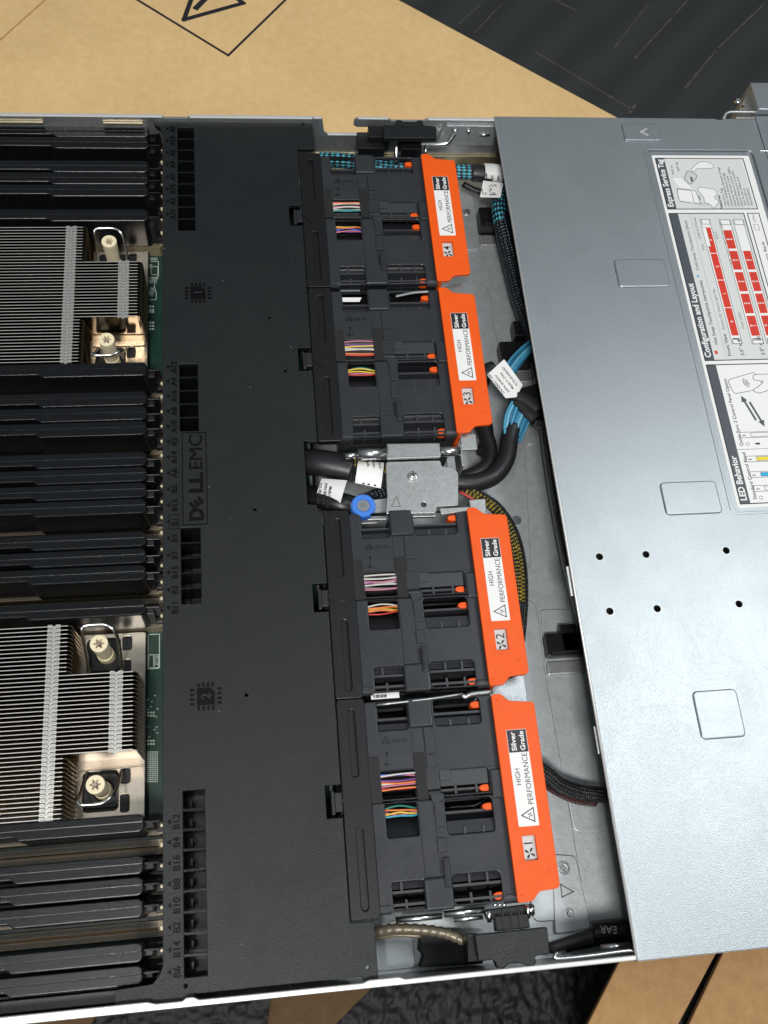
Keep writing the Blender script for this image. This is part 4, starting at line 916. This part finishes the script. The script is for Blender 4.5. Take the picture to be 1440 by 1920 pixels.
# 2 dark braided bundle tucked under the cover edge
t = thing('cable_bundle', 'dark braided cable bundle tucked along the left edge of the cover', 'cable', (185, 300, 12))
m = MB(); m.tube([P3(1000, 330, 16), P3(950, 355, 17), P3(936, 385, 18), P3(940, 420, 17)], 4.6, 16, 6); m.build('teal_sleeve', 'braid_teal', t, smooth=True)
m = MB(); m.tube([P3(938, 405, 17), P3(946, 440, 16), P3(958, 490, 13), P3(975, 560, 12), P3(1005, 650, 11), P3(1022, 740, 11), P3(1020, 800, 12)], 5.0, 16, 6); m.build('sleeve', 'braid_dark_teal', t, smooth=True)
m = MB(); m.tube([P3(1030, 780, 14), P3(1040, 860, 14), P3(1056, 960, 14), P3(1076, 1060, 13), P3(1094, 1130, 10), P3(1110, 1200, 8)], 5.6, 16, 6, flat=1.3); m.build('lower_sleeve', 'braid_black', t, smooth=True)
m = MB(); m.tube([P3(1048, 960, 20), P3(1062, 1030, 20), P3(1075, 1085, 19)], 2.2, 12, 5); m.build('plain_wire', 'rubber', t, smooth=True)
# 3 black cable pair bending from the bracket, with blue wire fan and tag
t = thing('data_cable', 'black taped cable pair with blue wires and white tag beside orange handle 3', 'cable', (175, 255, 20))
m = MB()
pA = [P3(850, 905, 26), P3(885, 906, 26), P3(925, 893, 26), P3(948, 862, 25), P3(955, 825, 24), P3(962, 800, 24)]
m.tube(pA, 4.6, 18, 6); m.tube([P3(850, 900, 21), P3(880, 893, 20), P3(912, 875, 18), P3(920, 845, 16), P3(905, 800, 14), P3(890, 760, 12), P3(912, 700, 12), P3(925, 690, 12)], 3.9, 16, 6)
m.tube([P3(905, 850, 11), P3(914, 815, 9), P3(905, 770, 8)], 3.4, 14, 5)
m.build('black_sleeve', 'rubber', t, smooth=True)
mat('w_bluelight', (0.16, 0.42, 0.56), 0.3); mat('w_bluedark', (0.02, 0.13, 0.24), 0.3)
BL = ['w_steelblue', 'w_bluelight', 'w_bluedark', 'w_steelblue', 'w_bluedark']
for k in range(11):
    f = (k - 5) / 5
    m = MB(); z = 27 + 0.5 * math.cos(k * 2.1)
    m.tube([P3(962 + f * 13, 828, z - 2), P3(967 + f * 21, 798, z), P3(974 + f * 25 + 2, 772, z + 1), P3(984 + f * 20, 748, z + 1)], 0.78, 8, 5); m.build('blue_wire', BL[k % 5], t, smooth=True)
for k in range(7):
    f = (k - 3) / 1.5; m = MB(); m.tube([P3(952 + f * 5, 700 + f * 2, 26), P3(970 + f * 4, 674 + f * 3, 26), P3(992 + f * 2, 652 + f * 4, 24), P3(1012, 640 + f * 5, 22)], 0.68, 8, 5); m.build('blue_wire', BL[(k * 2) % 5], t, smooth=True)
m = MB(); m.tube([P3(950, 735, 29), P3(985, 748, 30), P3(1010, 768, 29)], 3.6, 14, 5, flat=0.6); m.tube([P3(962, 740, 28), P3(990, 770, 29), P3(1003, 785, 28)], 3.8, 14, 5, flat=0.5)
m.build('tape_band', 'tape', t, smooth=True)
qa, qb = P(948, 747, 31.5), P(913, 703, 31.5); TR = math.degrees(math.atan2(qb[1] - qa[1], qb[0] - qa[0]))
tagsheet(t, [(913, 703), (945, 674), (980, 722), (968, 745), (948, 747)], 31.5, [((947, 737), 'CN-40655-7 A00'), ((956, 734), 'DP/N 0H6K3V'), ((964, 728), 'Made in China'), ((972, 722), '*C75-ENABLED')], TR, 1.9)
# connectors poking out under the cover
m = MB(); m.prism(PP([(975, 728), (1020, 715), (1030, 745), (990, 756)], 26), 18, 26); m.prism(PP([(990, 762), (1022, 752), (1030, 790), (1005, 790)], 24), 18, 24); tag(m.build('cable_connector', 'black', None, bevel=0.4), 'black plug half hidden under the cover beside the blue wires', 'connector')
# 4 yellow and black cable
t = thing('braided_cable', 'yellow and black braided cable curving past orange handle 2', 'cable', (170, 180, 15))
m = MB(); pth = [P3(850, 908, 24), P3(880, 925, 26), P3(925, 955, 24), P3(957, 1005, 18), P3(972, 1070, 14), P3(974, 1140, 12), P3(968, 1210, 10)]
m.tube(pth, 1.9, 14, 6); m.tube([(a + 1.4, b + 0.8, c + 0.6) for a, b, c in pth], 1.4, 14, 6); m.build('yellow_sleeve', 'braid_yellow', t, smooth=True)
m = MB(); m.tube([(a + 3.6, b + 2.0, c - 1.0) for a, b, c in pth], 1.3, 12, 6); m.tube([P3(978, 1130, 12), P3(974, 1180, 11), P3(970, 1240, 10), P3(966, 1300, 8), P3(960, 1350, 5)], 2.9, 14, 5); m.build('black_sleeve', 'braid_black', t, smooth=True)
m = MB(); m.tube([P3(862, 922, 30), P3(885, 935, 30), P3(898, 945, 28)], 0.7, 8, 5); m.build('red_wire', 'w_red', t, smooth=True)
# 5 black cable right of fan 1
t = thing('braided_cable', 'black braided cable leaving under orange handle 1 towards the cover', 'cable', (175, 70, 10))
m = MB(); m.tube([P3(985, 1425, 16), P3(1020, 1448, 16), P3(1050, 1472, 14), P3(1085, 1485, 12), P3(1120, 1490, 9), P3(1170, 1492, 7)], 3.6, 16, 6); m.build('sleeve', 'braid_black', t, smooth=True)
m = MB(); m.tube([P3(1015, 1462, 13), P3(1045, 1482, 12), P3(1080, 1497, 10), P3(1115, 1502, 7)], 2.6, 14, 6); m.build('red_sleeve', 'braid_red', t, smooth=True)
# 6 cables entering left of the bracket
t = thing('power_cable', 'thick black taped cable with white tag entering left of the bracket', 'cable', (85, 222, 30))
m = MB(); m.tube([P3(572, 866, 28), P3(600, 868, 31), P3(630, 873, 32), P3(660, 880, 32)], 6.8, 20, 5, flat=0.8); m.build('tape_wrap', 'rubber', t, smooth=True)
m = MB(); m.tube([P3(655, 868, 33), P3(690, 870, 33), P3(735, 885, 30)], 2.2, 12, 5); m.build('yellow_sleeve', 'braid_yellow', t, smooth=True)
m = MB()
for k in range(3): m.tube([P3(652, 880 + k * 8, 31), P3(690, 886 + k * 8, 31), P3(735, 893 + k * 8, 28)], 2.3, 12, 5)
m.build('black_sleeve', 'braid_black', t, smooth=True)
m = MB(); tl = C3(320, 178); q = [P3(*C3(322, 178), 36), P3(*C3(462, 190), 36), P3(*C3(445, 328), 35), P3(*C3(305, 298), 35)]
g = 8; vs = []
for j in range(g + 1):
    for i in range(g + 1):
        s, r = i / g, j / g; a = [(q[0][k] * (1 - s) + q[1][k] * s) * (1 - r) + (q[3][k] * (1 - s) + q[2][k] * s) * r for k in range(3)]
        a[2] += 2.2 * math.sin(math.pi * r) - 1; vs.append(tuple(a))
n1 = g + 1; m.add(vs, [(j * n1 + i, (j + 1) * n1 + i, (j + 1) * n1 + i + 1, j * n1 + i + 1) for j in range(g) for i in range(g)])
vs2 = [(a, b, c - 0.25) for a, b, c in vs]; m.add(vs2, [(j * n1 + i, j * n1 + i + 1, (j + 1) * n1 + i + 1, (j + 1) * n1 + i) for j in range(g) for i in range(g)])
tw = m.build('paper_tag', 'white', t, smooth=True)
m = MB()
for (zx, zy), s in (((372, 216), 'Made'), ((402, 220), 'DP/N'), ((436, 226), 'CN-0')): x, y = P(*C3(zx, zy), 37); m.text(s, x, y, 37.05, 1.7, 0.03, rot=-83, bold=.03, align='RIGHT')
for zx in (350, 378, 412): x, y = P(*C3(zx, 308 + (zx - 350) * .15), 36.2); m.box(x - .5, y - .3, 36.0, x + .5, y + .3, 36.45)
m.build('tag_text', 'ink', tw)
t = thing('signal_cable', 'black cable with printed white tag above the blue thumbscrew', 'cable', (80, 208, 30))
m = MB(); m.tube([P3(570, 930, 26), P3(600, 935, 29), P3(640, 945, 31), P3(665, 952, 29)], 5.6, 18, 5, flat=0.8); m.build('sleeve', 'black', t, smooth=True)
m = MB(); m.tube([P3(655, 955, 27), P3(690, 935, 28), P3(735, 915, 26)], 3.0, 14, 5); m.tube([P3(692, 932, 30), P3(715, 935, 30), P3(735, 930, 29)], 0.8, 8, 4); m.build('mesh_sleeve', 'braid_dark_teal', t, smooth=True)
m = MB(); q = [P3(*C3(125, 280), 33), P3(*C3(262, 290), 36), P3(*C3(215, 452), 33), P3(*C3(88, 400), 30)]
vs = []
for j in range(g + 1):
    for i in range(g + 1):
        s, r = i / g, j / g; a = [(q[0][k] * (1 - s) + q[1][k] * s) * (1 - r) + (q[3][k] * (1 - s) + q[2][k] * s) * r for k in range(3)]
        a[2] += 3.0 * math.sin(math.pi * r) ; vs.append(tuple(a))
m.add(vs, [(j * n1 + i, (j + 1) * n1 + i, (j + 1) * n1 + i + 1, j * n1 + i + 1) for j in range(g) for i in range(g)]); vs2 = [(a, b, c - 0.25) for a, b, c in vs]; m.add(vs2, [(j * n1 + i, j * n1 + i + 1, (j + 1) * n1 + i + 1, (j + 1) * n1 + i) for j in range(g) for i in range(g)])
tw = m.build('paper_tag', 'white', t, smooth=True)
m = MB()
for (zx, zy), s, zz_ in (((112, 300), '253-7015 A01', 37.2), ((140, 305), 'P/N 057X7F', 38), ((165, 322), 'Made in China', 38.4)): x, y = P(*C3(zx, zy), zz_); m.text(s, x, y, zz_, 1.9, 0.03, rot=-100, bold=.04, length=11)
m.build('tag_text', 'ink', tw)
# steel underlay seen between the cables
m = MB(); m.box(72, 198, 24, 100, 236, 25.2); tag(m.build('mounting_plate', 'zinc', None, bevel=0.2), 'flat zinc plate beneath the tagged cables left of the bracket', 'metal plate')
# 7 twisted foil cable and EAR cable near wall
t = thing('twisted_cable', 'beige twisted foil cable near the bottom latch', 'cable', (100, 20, 12))
m = MB(); base = [P3(700, 1748, 14), P3(740, 1742, 18), P3(790, 1743, 20), P3(835, 1750, 22), P3(870, 1764, 22)]
m.tube(base, lambda s: 2.1 + 0.25 * math.sin(s * 75), 14, 10); m.tube([(a, b - 2.4, c - 2) for a, b, c in base[:3]], 0.9, 8, 5); m.build('sheath', 'foil', t, smooth=True)
t = thing('ear_cable', 'grey cable with black sleeve printed EAR beside the near wall', 'cable', (180, 8, 6))
m = MB(); m.tube([P3(1030, 1778, 5), P3(1075, 1764, 6), P3(1115, 1752, 7)], 2.3, 12, 5); m.build('sheath', 'cablegrey', t, smooth=True)
m = MB(); m.tube([P3(1110, 1748, 7), P3(1150, 1744, 8), P3(1200, 1740, 8)], 4.0, 16, 5); m.tube([P3(1060, 1775, 4), P3(1130, 1762, 5), P3(1190, 1760, 5)], 2.4, 12, 4); sl_ = m.build('black_sleeve', 'rubber', t, smooth=True)
m = MB(); x, y = P(1157, 1737, 12); m.text('EAR', x, y, 11.9, 4.3, 0.05, rot=172); m.build('sleeve_text', 'labelgrey', sl_)
m = MB(); m.box(160.2, 3, 1.2, 190, 10, 2.2); tag(m.build('floor_strip', 'steel', None, bevel=0.2), 'thin steel strip along the near wall beneath the cable printed EAR', 'metal strip')

# ================================================================== TOP COVER
cv = thing('top_cover', 'grey sliding steel cover with service label over the right half', 'cover', (300, 217, 43))
ZC = 43.9
pocket = rr(270.2, 188.2, 334.5, 411.8, 3.5, 6)
hp = [(199.7, 168.8), (222.3, 168.8), (261.9, 168.8), (199.9, 142.4), (222.4, 142.4), (262.0, 142.4)]; rv = [(242.1, 168.9), (211.3, 142.5)]
cx1 = 342.3
m = MB()
m.plate([(185.6, -1.2), (cx1, -1.2), (cx1, 435.6), (322, 435.6), (321.2, 434.6), (318.4, 434.6), (317.6, 435.6), (185.6, 435.6)], ZC - 1.1, ZC, holes=[pocket] + [circ(x, y, 1.9, 24) for x, y in hp], bev=0.3, bres=3)
for r in ((237, 318, 265.5, 336, 2.2), (236, 187.8, 264.5, 205, 2.2), (230.4, 82.3, 251, 103.6, 2.2), (259, 418, 281, 430.4, 1.5)):
    m.plate(rr(r[0], r[1], r[2], r[3], r[4]), ZC - 0.5, ZC + 0.75, bev=0.72, bres=3)
m.build('sheet', 'cover', cv)
m = MB(); pass
m = MB(); m.plate(pocket, ZC - 1.9, ZC - 1.1, bev=0.1); m.plate(rr(268.6, 186.6, 336.1, 413.4, 4.2, 6), ZC - 0.3, ZC + 0.25, holes=[pocket], bev=0.27, bres=3); m.build('label_pocket', 'cover', cv)
m = MB(); m.box(185.6, -1.4, 30, 420, -0.6, ZC - 1.15); m.box(185.6, 435.0, 30, cx1, 435.8, ZC - 1.15); m.build('side_flange', 'cover', cv)
m = MB(); m.tube([(185.4, -1.0, ZC - .52), (185.4, 435.4, ZC - .52)], 0.62, 12, 1); m.build('hem_highlight', 'rim', cv, smooth=True)  # pale tube paints the highlight on the bent cover edge
m = MB(); m.box(cx1 + 0.5, -1.2, ZC - 1.2, 440, 438, ZC - 0.1); m.build('front_sheet', 'cover', cv, bevel=0.3)
m = MB(); x, y = P(1432, 283, ZC); m.box(x - 2.6, y - .5, ZC, x + 2.6, y + .5, ZC + .5); m.tube([(cx1 + .3, y - 2, ZC), (cx1 + .3, y - 60, ZC)], 0.5, 8, 1); m.build('seam_catch', 'bright', cv, bevel=0.2)
m = MB()
for x, y in hp: m.ring(x, y, 1.75, 2.3, ZC - 0.1, ZC + 0.12, 28)
for x, y in rv: m.ring(x, y, 1.5, 1.9, ZC - 0.1, ZC + .1, 28)
m.build('hole_rim', 'zinc', cv)
m = MB(); m.box(195, 138, 36, 266, 173, 37); m.build('inner_bracket', 'fandark', cv)
m = MB(); m.box(188, 158, 40.2, 184.0, 162, 41.2); m.box(182.6, 120.5, 41.2, 185.4, 162.0, 42.2) if False else None
m.box(183.3, 151, 41.8, 184.9, 165.5, 42.6); m.box(183.8, 80, 41.6, 184.9, 92, 42.3); m.build('edge_tab', 'zinc', cv, bevel=0.3)
m = MB(); xx, yy = 271, 424.2
line(m, (xx - 1.6, yy - 0.2), (xx + 2.2, yy + 2.4), 0.9, ZC + .75, .12); line(m, (xx - 1.6, yy + 0.2), (xx + 2.2, yy - 2.4), 0.9, ZC + .77, .12); m.build('arrow_mark', 'rim', cv)
# ---- service label
zl = ZC - 1.08; L0 = zl + 0.12
A5 = lambda x, y: P(1200 + x / 5.818, 270 + y / 5.818, L0)
B8 = lambda x, y: P(1260 + x / 8, 540 + y / 8, L0)
C8 = lambda x, y: P(1300 + x / 8, 740 + y / 8, L0)
x0l, x1l, y0l, y1l = 273.4, 332.0, 190.6, 408.8
m = MB(); m.plate(rr(x0l, y0l, x1l, y1l, 1.0), zl, zl + 0.1); lab_ = m.build('service_label', 'white', cv)
ink = MB(); gr = MB(); red = MB(); blk = MB(); thin = MB(); wtx = MB(); blu = MB(); yel = MB(); cya = MB(); pan = MB()
def R2(mb, a, b, z, h=0.02): mb.box(min(a[0], b[0]), min(a[1], b[1]), z, max(a[0], b[0]), max(a[1], b[1]), z + h)
def frame(mb, xa, ya, xb, yb, w, z=L0 + .03):
    line(mb, (xa, ya), (xb, ya), w, z, .02); line(mb, (xa, yb), (xb, yb), w, z, .02); line(mb, (xa, ya), (xa, yb), w, z + .01, .02); line(mb, (xb, ya), (xb, yb), w, z + .01, .02)
def T(mb, s, p, h, ln=None, z=L0 + .06, bold=0.0, rot=90): mb.text(s, p[0], p[1], z, h, 0.02, rot=rot, length=ln, bold=bold)
yd = [(370.6, 406.6), (273.2, 367.6), (192.6, 270.6)]
hx0, hx1 = 275.2, 280.4
for ya, yb in yd: R2(blk, (hx0, ya), (hx1, yb), L0)
# panel 1
R2(pan, (hx1, 370.9), (327.0, 406.2), L0 - .005)
frame(ink, hx0, 370.6, 328.0, 406.6, 0.55)
T(wtx, 'Express Service Tag', (279.0, 372.0), 4.6, 33.6, bold=0.12)
T(ink, 'Pull to', A5(375, 335), 2.0, 6.5); T(ink, 'open tag', A5(430, 300), 2.0, 6.5)
def poly(mb_fill, mb_line, pts, w=0.3, z=L0 + .02):
    mb_fill.plate(pts, z, z + 0.01)
    for i in range(len(pts)): line(mb_line, pts[i], pts[(i + 1) % len(pts)], w, z + .015 + .0005 * i, .01)
whf = MB()
poly(whf, thin, rnd([A5(345, 370), A5(450, 370), A5(590, 500), A5(430, 480)], .5), .08)
poly(whf, thin, rnd([A5(405, 490), A5(560, 510), A5(590, 640), A5(760, 655), A5(720, 670), A5(425, 620)], 1.2))
poly(whf, thin, rnd([A5(400, 485), A5(605, 510), A5(665, 660), A5(430, 625)], 1.2), .35, L0 + .035)
poly(whf, thin, rnd([A5(620, 490), A5(660, 470), A5(830, 500), A5(840, 560), A5(800, 580), A5(865, 630), A5(800, 710), A5(770, 660), A5(700, 640), A5(700, 590)], 1.5), .3, L0 + .05)
poly(whf, thin, rnd([A5(560, 270), A5(640, 200), A5(720, 190), A5(805, 230), A5(800, 265), A5(610, 270), A5(590, 310), A5(560, 290)], 1.5), .3, L0 + .05)
poly(gr, thin, rnd([A5(520, 290), A5(625, 340), A5(610, 380), A5(545, 445), A5(480, 375)], 1.0), .4, L0 + .055)
R2(blk, A5(545, 360), A5(580, 410), L0 + .09)
T(ink, 'ok', A5(665, 610), 2.0, 3)
T(ink, 'Features:', A5(910, 715), 2.3, 10, bold=.05)
for k, (s, e) in enumerate((('Service Tag', 12), ('MAC Addresses (bottom of tag)', 27), ('Password (bottom of tag)', 23), ('Express Service Code', 21), ('Express Resource Locator (QRL)', 27), ('Quick Resource Locator:', 25), ('Scan to see videos and', 20), ('and how to videos and', 12), ('documentation', 12))):
    x, y = A5(950 + 46 * k, 705); T(ink, s, (310.2 + 1.95 * k, 373.0), 1.9, e)
    if k < 6: R2(blk, (309.4 + 1.95 * k, 372.0), (309.9 + 1.95 * k, 372.5), L0 + .05)
# panel 2
frame(ink, hx0, 273.2, 319.0, 367.6, 0.55); frame(ink, 321.2, 230.0, 328.0, 367.6, 0.5)
R2(pan, (hx1, 273.5), (318.7, 367.3), L0 - .004)
T(wtx, 'Configuration and Layout', (279.0, 275.0), 4.6, 46, bold=0.12)
R2(red, B8(635, 940), B8(690, 990), L0 + .05); T(ink, 'Hot Swap Touchpoints (terracotta)', (284.4, 282.6), 2.6, 40, bold=.02)
R2(blu, A5(615, 1428), A5(650, 1458), L0 + .05); T(ink, 'Cold Swap Touchpoints (blue)', (284.4, 329.5), 2.4, 33)
line(thin, (287.2, 274), (287.2, 367), .12, L0 + .03, .01)
T(ink, 'Front View', (290.2, 275.6), 2.6, 13.5, bold=.03)
T(thin, 'System ID/ Status Light Bar', (290.4, 291.6), 2.0, 26); T(thin, 'Fault LEDs', (301.2, 292), 2.0, 10); T(thin, 'VGA', (290.6, 342.5), 2.0, 4.2); T(thin, 'USB 2.0', (290.0, 350), 2.0, 8.2); T(thin, 'Power', (290.0, 359), 2.0, 6)
T(thin, 'iDRAC Direct (Micro-AB USB)', (304.6, 331), 2.0, 30); T(thin, 'EST', (300.2, 350), 2.0, 5)
T(ink, '3.5" x 4', (297.3, 275.6), 2.6, 9.5, bold=.03); T(ink, '2.5" x 10', (308.6, 275.6), 2.6, 11.5, bold=.03)
def bays(xc, w, y0, n, pitch, gap, names, xoff=0):
    frame(thin, xc - w / 2 - .9, y0 - 5.0, xc + w / 2 + .7, y0 + 75.5, .3)
    R2(whf, (xc - w / 2 - .9, y0 - 5), (xc + w / 2 + .7, y0 + 75.5), L0 + .005); R2(ink, (xc - w / 2, y0 - 2.2), (xc + w / 2, y0 - 1.6), L0 + .03); frame(ink, xc - w / 2 - .3, y0 - 5.0, xc + w / 2 + .6, y0 - 2.6, .3); frame(ink, xc - w / 2 - .3, y0 + 72.2, xc + w / 2 + .6, y0 + 75.5, .3)
    for k in range(n):
        ya = y0 + k * pitch; R2(red, (xc - w / 2, ya), (xc + w / 2, ya + pitch - gap), L0 + .04)
        nm_ = names[k]
        for j, c in enumerate(nm_):
            xx = xc + (0.8 if len(nm_) == 1 else (-0.35 if j == 0 else 1.6)); T(wtx, c, (xx, ya + (pitch - gap) / 2 - .5), 2.1, z=L0 + .08, bold=.06)
        if len(nm_) > 1: line(blk, (xc, ya), (xc, ya + pitch - gap), .14, L0 + .07, .01)
bays(295.2, 3.9, 288.0, 4, 17.6, 0.5, ['0', '1', '2', '3']); bays(306.6, 4.8, 287.6, 5, 14.0, 1.6, ['01', '23', '45', '67', '89']); bays(314.6, 4.4, 287.6, 4, 14.0, 1.6, ['01', '23', '45', '67'])
R2(whf, (292.2, 345), (294.6, 358), L0 + .09); frame(thin, 292.2, 345, 294.6, 358, .2, L0 + .11)
T(ink, 'Memory Bank', (326.2, 328), 2.4, 20); frame(thin, 323, 356, 325.6, 360, .25); T(thin, 'CPU', (325.0, 361.5), 2.2, 5)
# panel 3
frame(ink, hx0, 192.6, 328.0, 270.6, 0.55)
T(wtx, 'LED Behavior', (279.0, 194.2), 4.6, 24.0, bold=0.12)
T(ink, 'Standard Control Panel', (284.2, 194.6), 2.6, 25.5, bold=.02); T(ink, 'Quick Sync 2 Control Panel Option', (284.2, 223.6), 2.6, 38.5, bold=.02)
line(thin, (hx1, 221.8), (328, 221.8), .25, L0 + .03, .01)
poly(whf, thin, rnd([B8(830, 1380), B8(1240, 1260), B8(1400, 1500), B8(930, 1590)], 2.0), .35)
poly(whf, thin, rnd([B8(1210, 1345), B8(1230, 1300), B8(1440, 1290), B8(1600, 1330), B8(1600, 1480), B8(1300, 1585), B8(1200, 1530), B8(1270, 1500), B8(1380, 1400), B8(1230, 1380)], 1.5), .35, L0 + .05)
for k, r in enumerate((3.4, 2.3, 1.3)):
    c = B8(1160, 1400); pts = [(c[0] + r * math.cos(a), c[1] + r * math.sin(a)) for a in [math.radians(150 + 15 * j) for j in range(8)]]
    for i in range(7): line(ink, pts[i], pts[i + 1], .35, L0 + .08, .01)
def arrow(a, b):
    a = Vector(a); b = Vector(b); d = (b - a).normalized(); n = Vector((-d.y, d.x)); line(gr2, a, b - d * 2, 1.1, L0 + .05, .02)
    gr2.prism([tuple(b), tuple(b - d * 3.6 + n * 1.7), tuple(b - d * 3.6 - n * 1.7)], L0 + .075, L0 + .09)
gr2 = MB()
arrow(C8(935, 375), C8(715, 15)); arrow(C8(850, 120), C8(1070, 480))
for (cx, cy), fill in ((C8(700, 608), None), (C8(790, 967), yel), (C8(850, 1202), cya), (C8(905, 1410), None)):
    frame(thin, cx, cy - 1.55, cx + 30, cy + 1.55, .3); T(ink, 'i', (cx + 2.9, cy - .6), 2.8, bold=.1)
    R2(whf, (cx, cy - 1.5), (cx + 30, cy + 1.5), L0 + .01)
    if fill: fill.plate(rr(cx + 5.6, cy - 1.0, cx + 28, cy + 1.0, .6), L0 + .05, L0 + .06)
    frame(thin, cx + 5.6, cy - 1.0, cx + 28, cy + 1.0, .25, L0 + .07)
for c in (C8(815, 740), C8(1018, 1545)): thin.ring(c[0], c[1], .75, 1.0, L0 + .03, L0 + .05, 16)
c = C8(965, 735); R2(ink, (c[0] - 1.2, c[1] - .5), (c[0] + 1.2, c[1] + .5), L0 + .04)
for mb, nm_, mt in ((pan, 'tinted_panel', 'paneltint'), (ink, 'black_print', 'ink'), (blk, 'header_band', 'inkgrey'), (gr, 'grey_drawing', 'labelgrey'), (whf, 'white_drawing', 'white'), (thin, 'line_drawing', 'linegrey'), (gr2, 'arrow_drawing', 'inkgrey'), (wtx, 'white_print', 'white'), (red, 'red_drive_block', 'red'), (blu, 'blue_key', 'blueink'), (yel, 'yellow_light_bar', 'yellow'), (cya, 'blue_light_bar', 'cyan')):
    if mt == 'paneltint' and 'paneltint' not in MATS: mat('paneltint', (0.62, 0.64, 0.62), 0.45)
    if mb.v: mb.build(nm_, mt, lab_)
bpy.data.objects.remove(slot0)
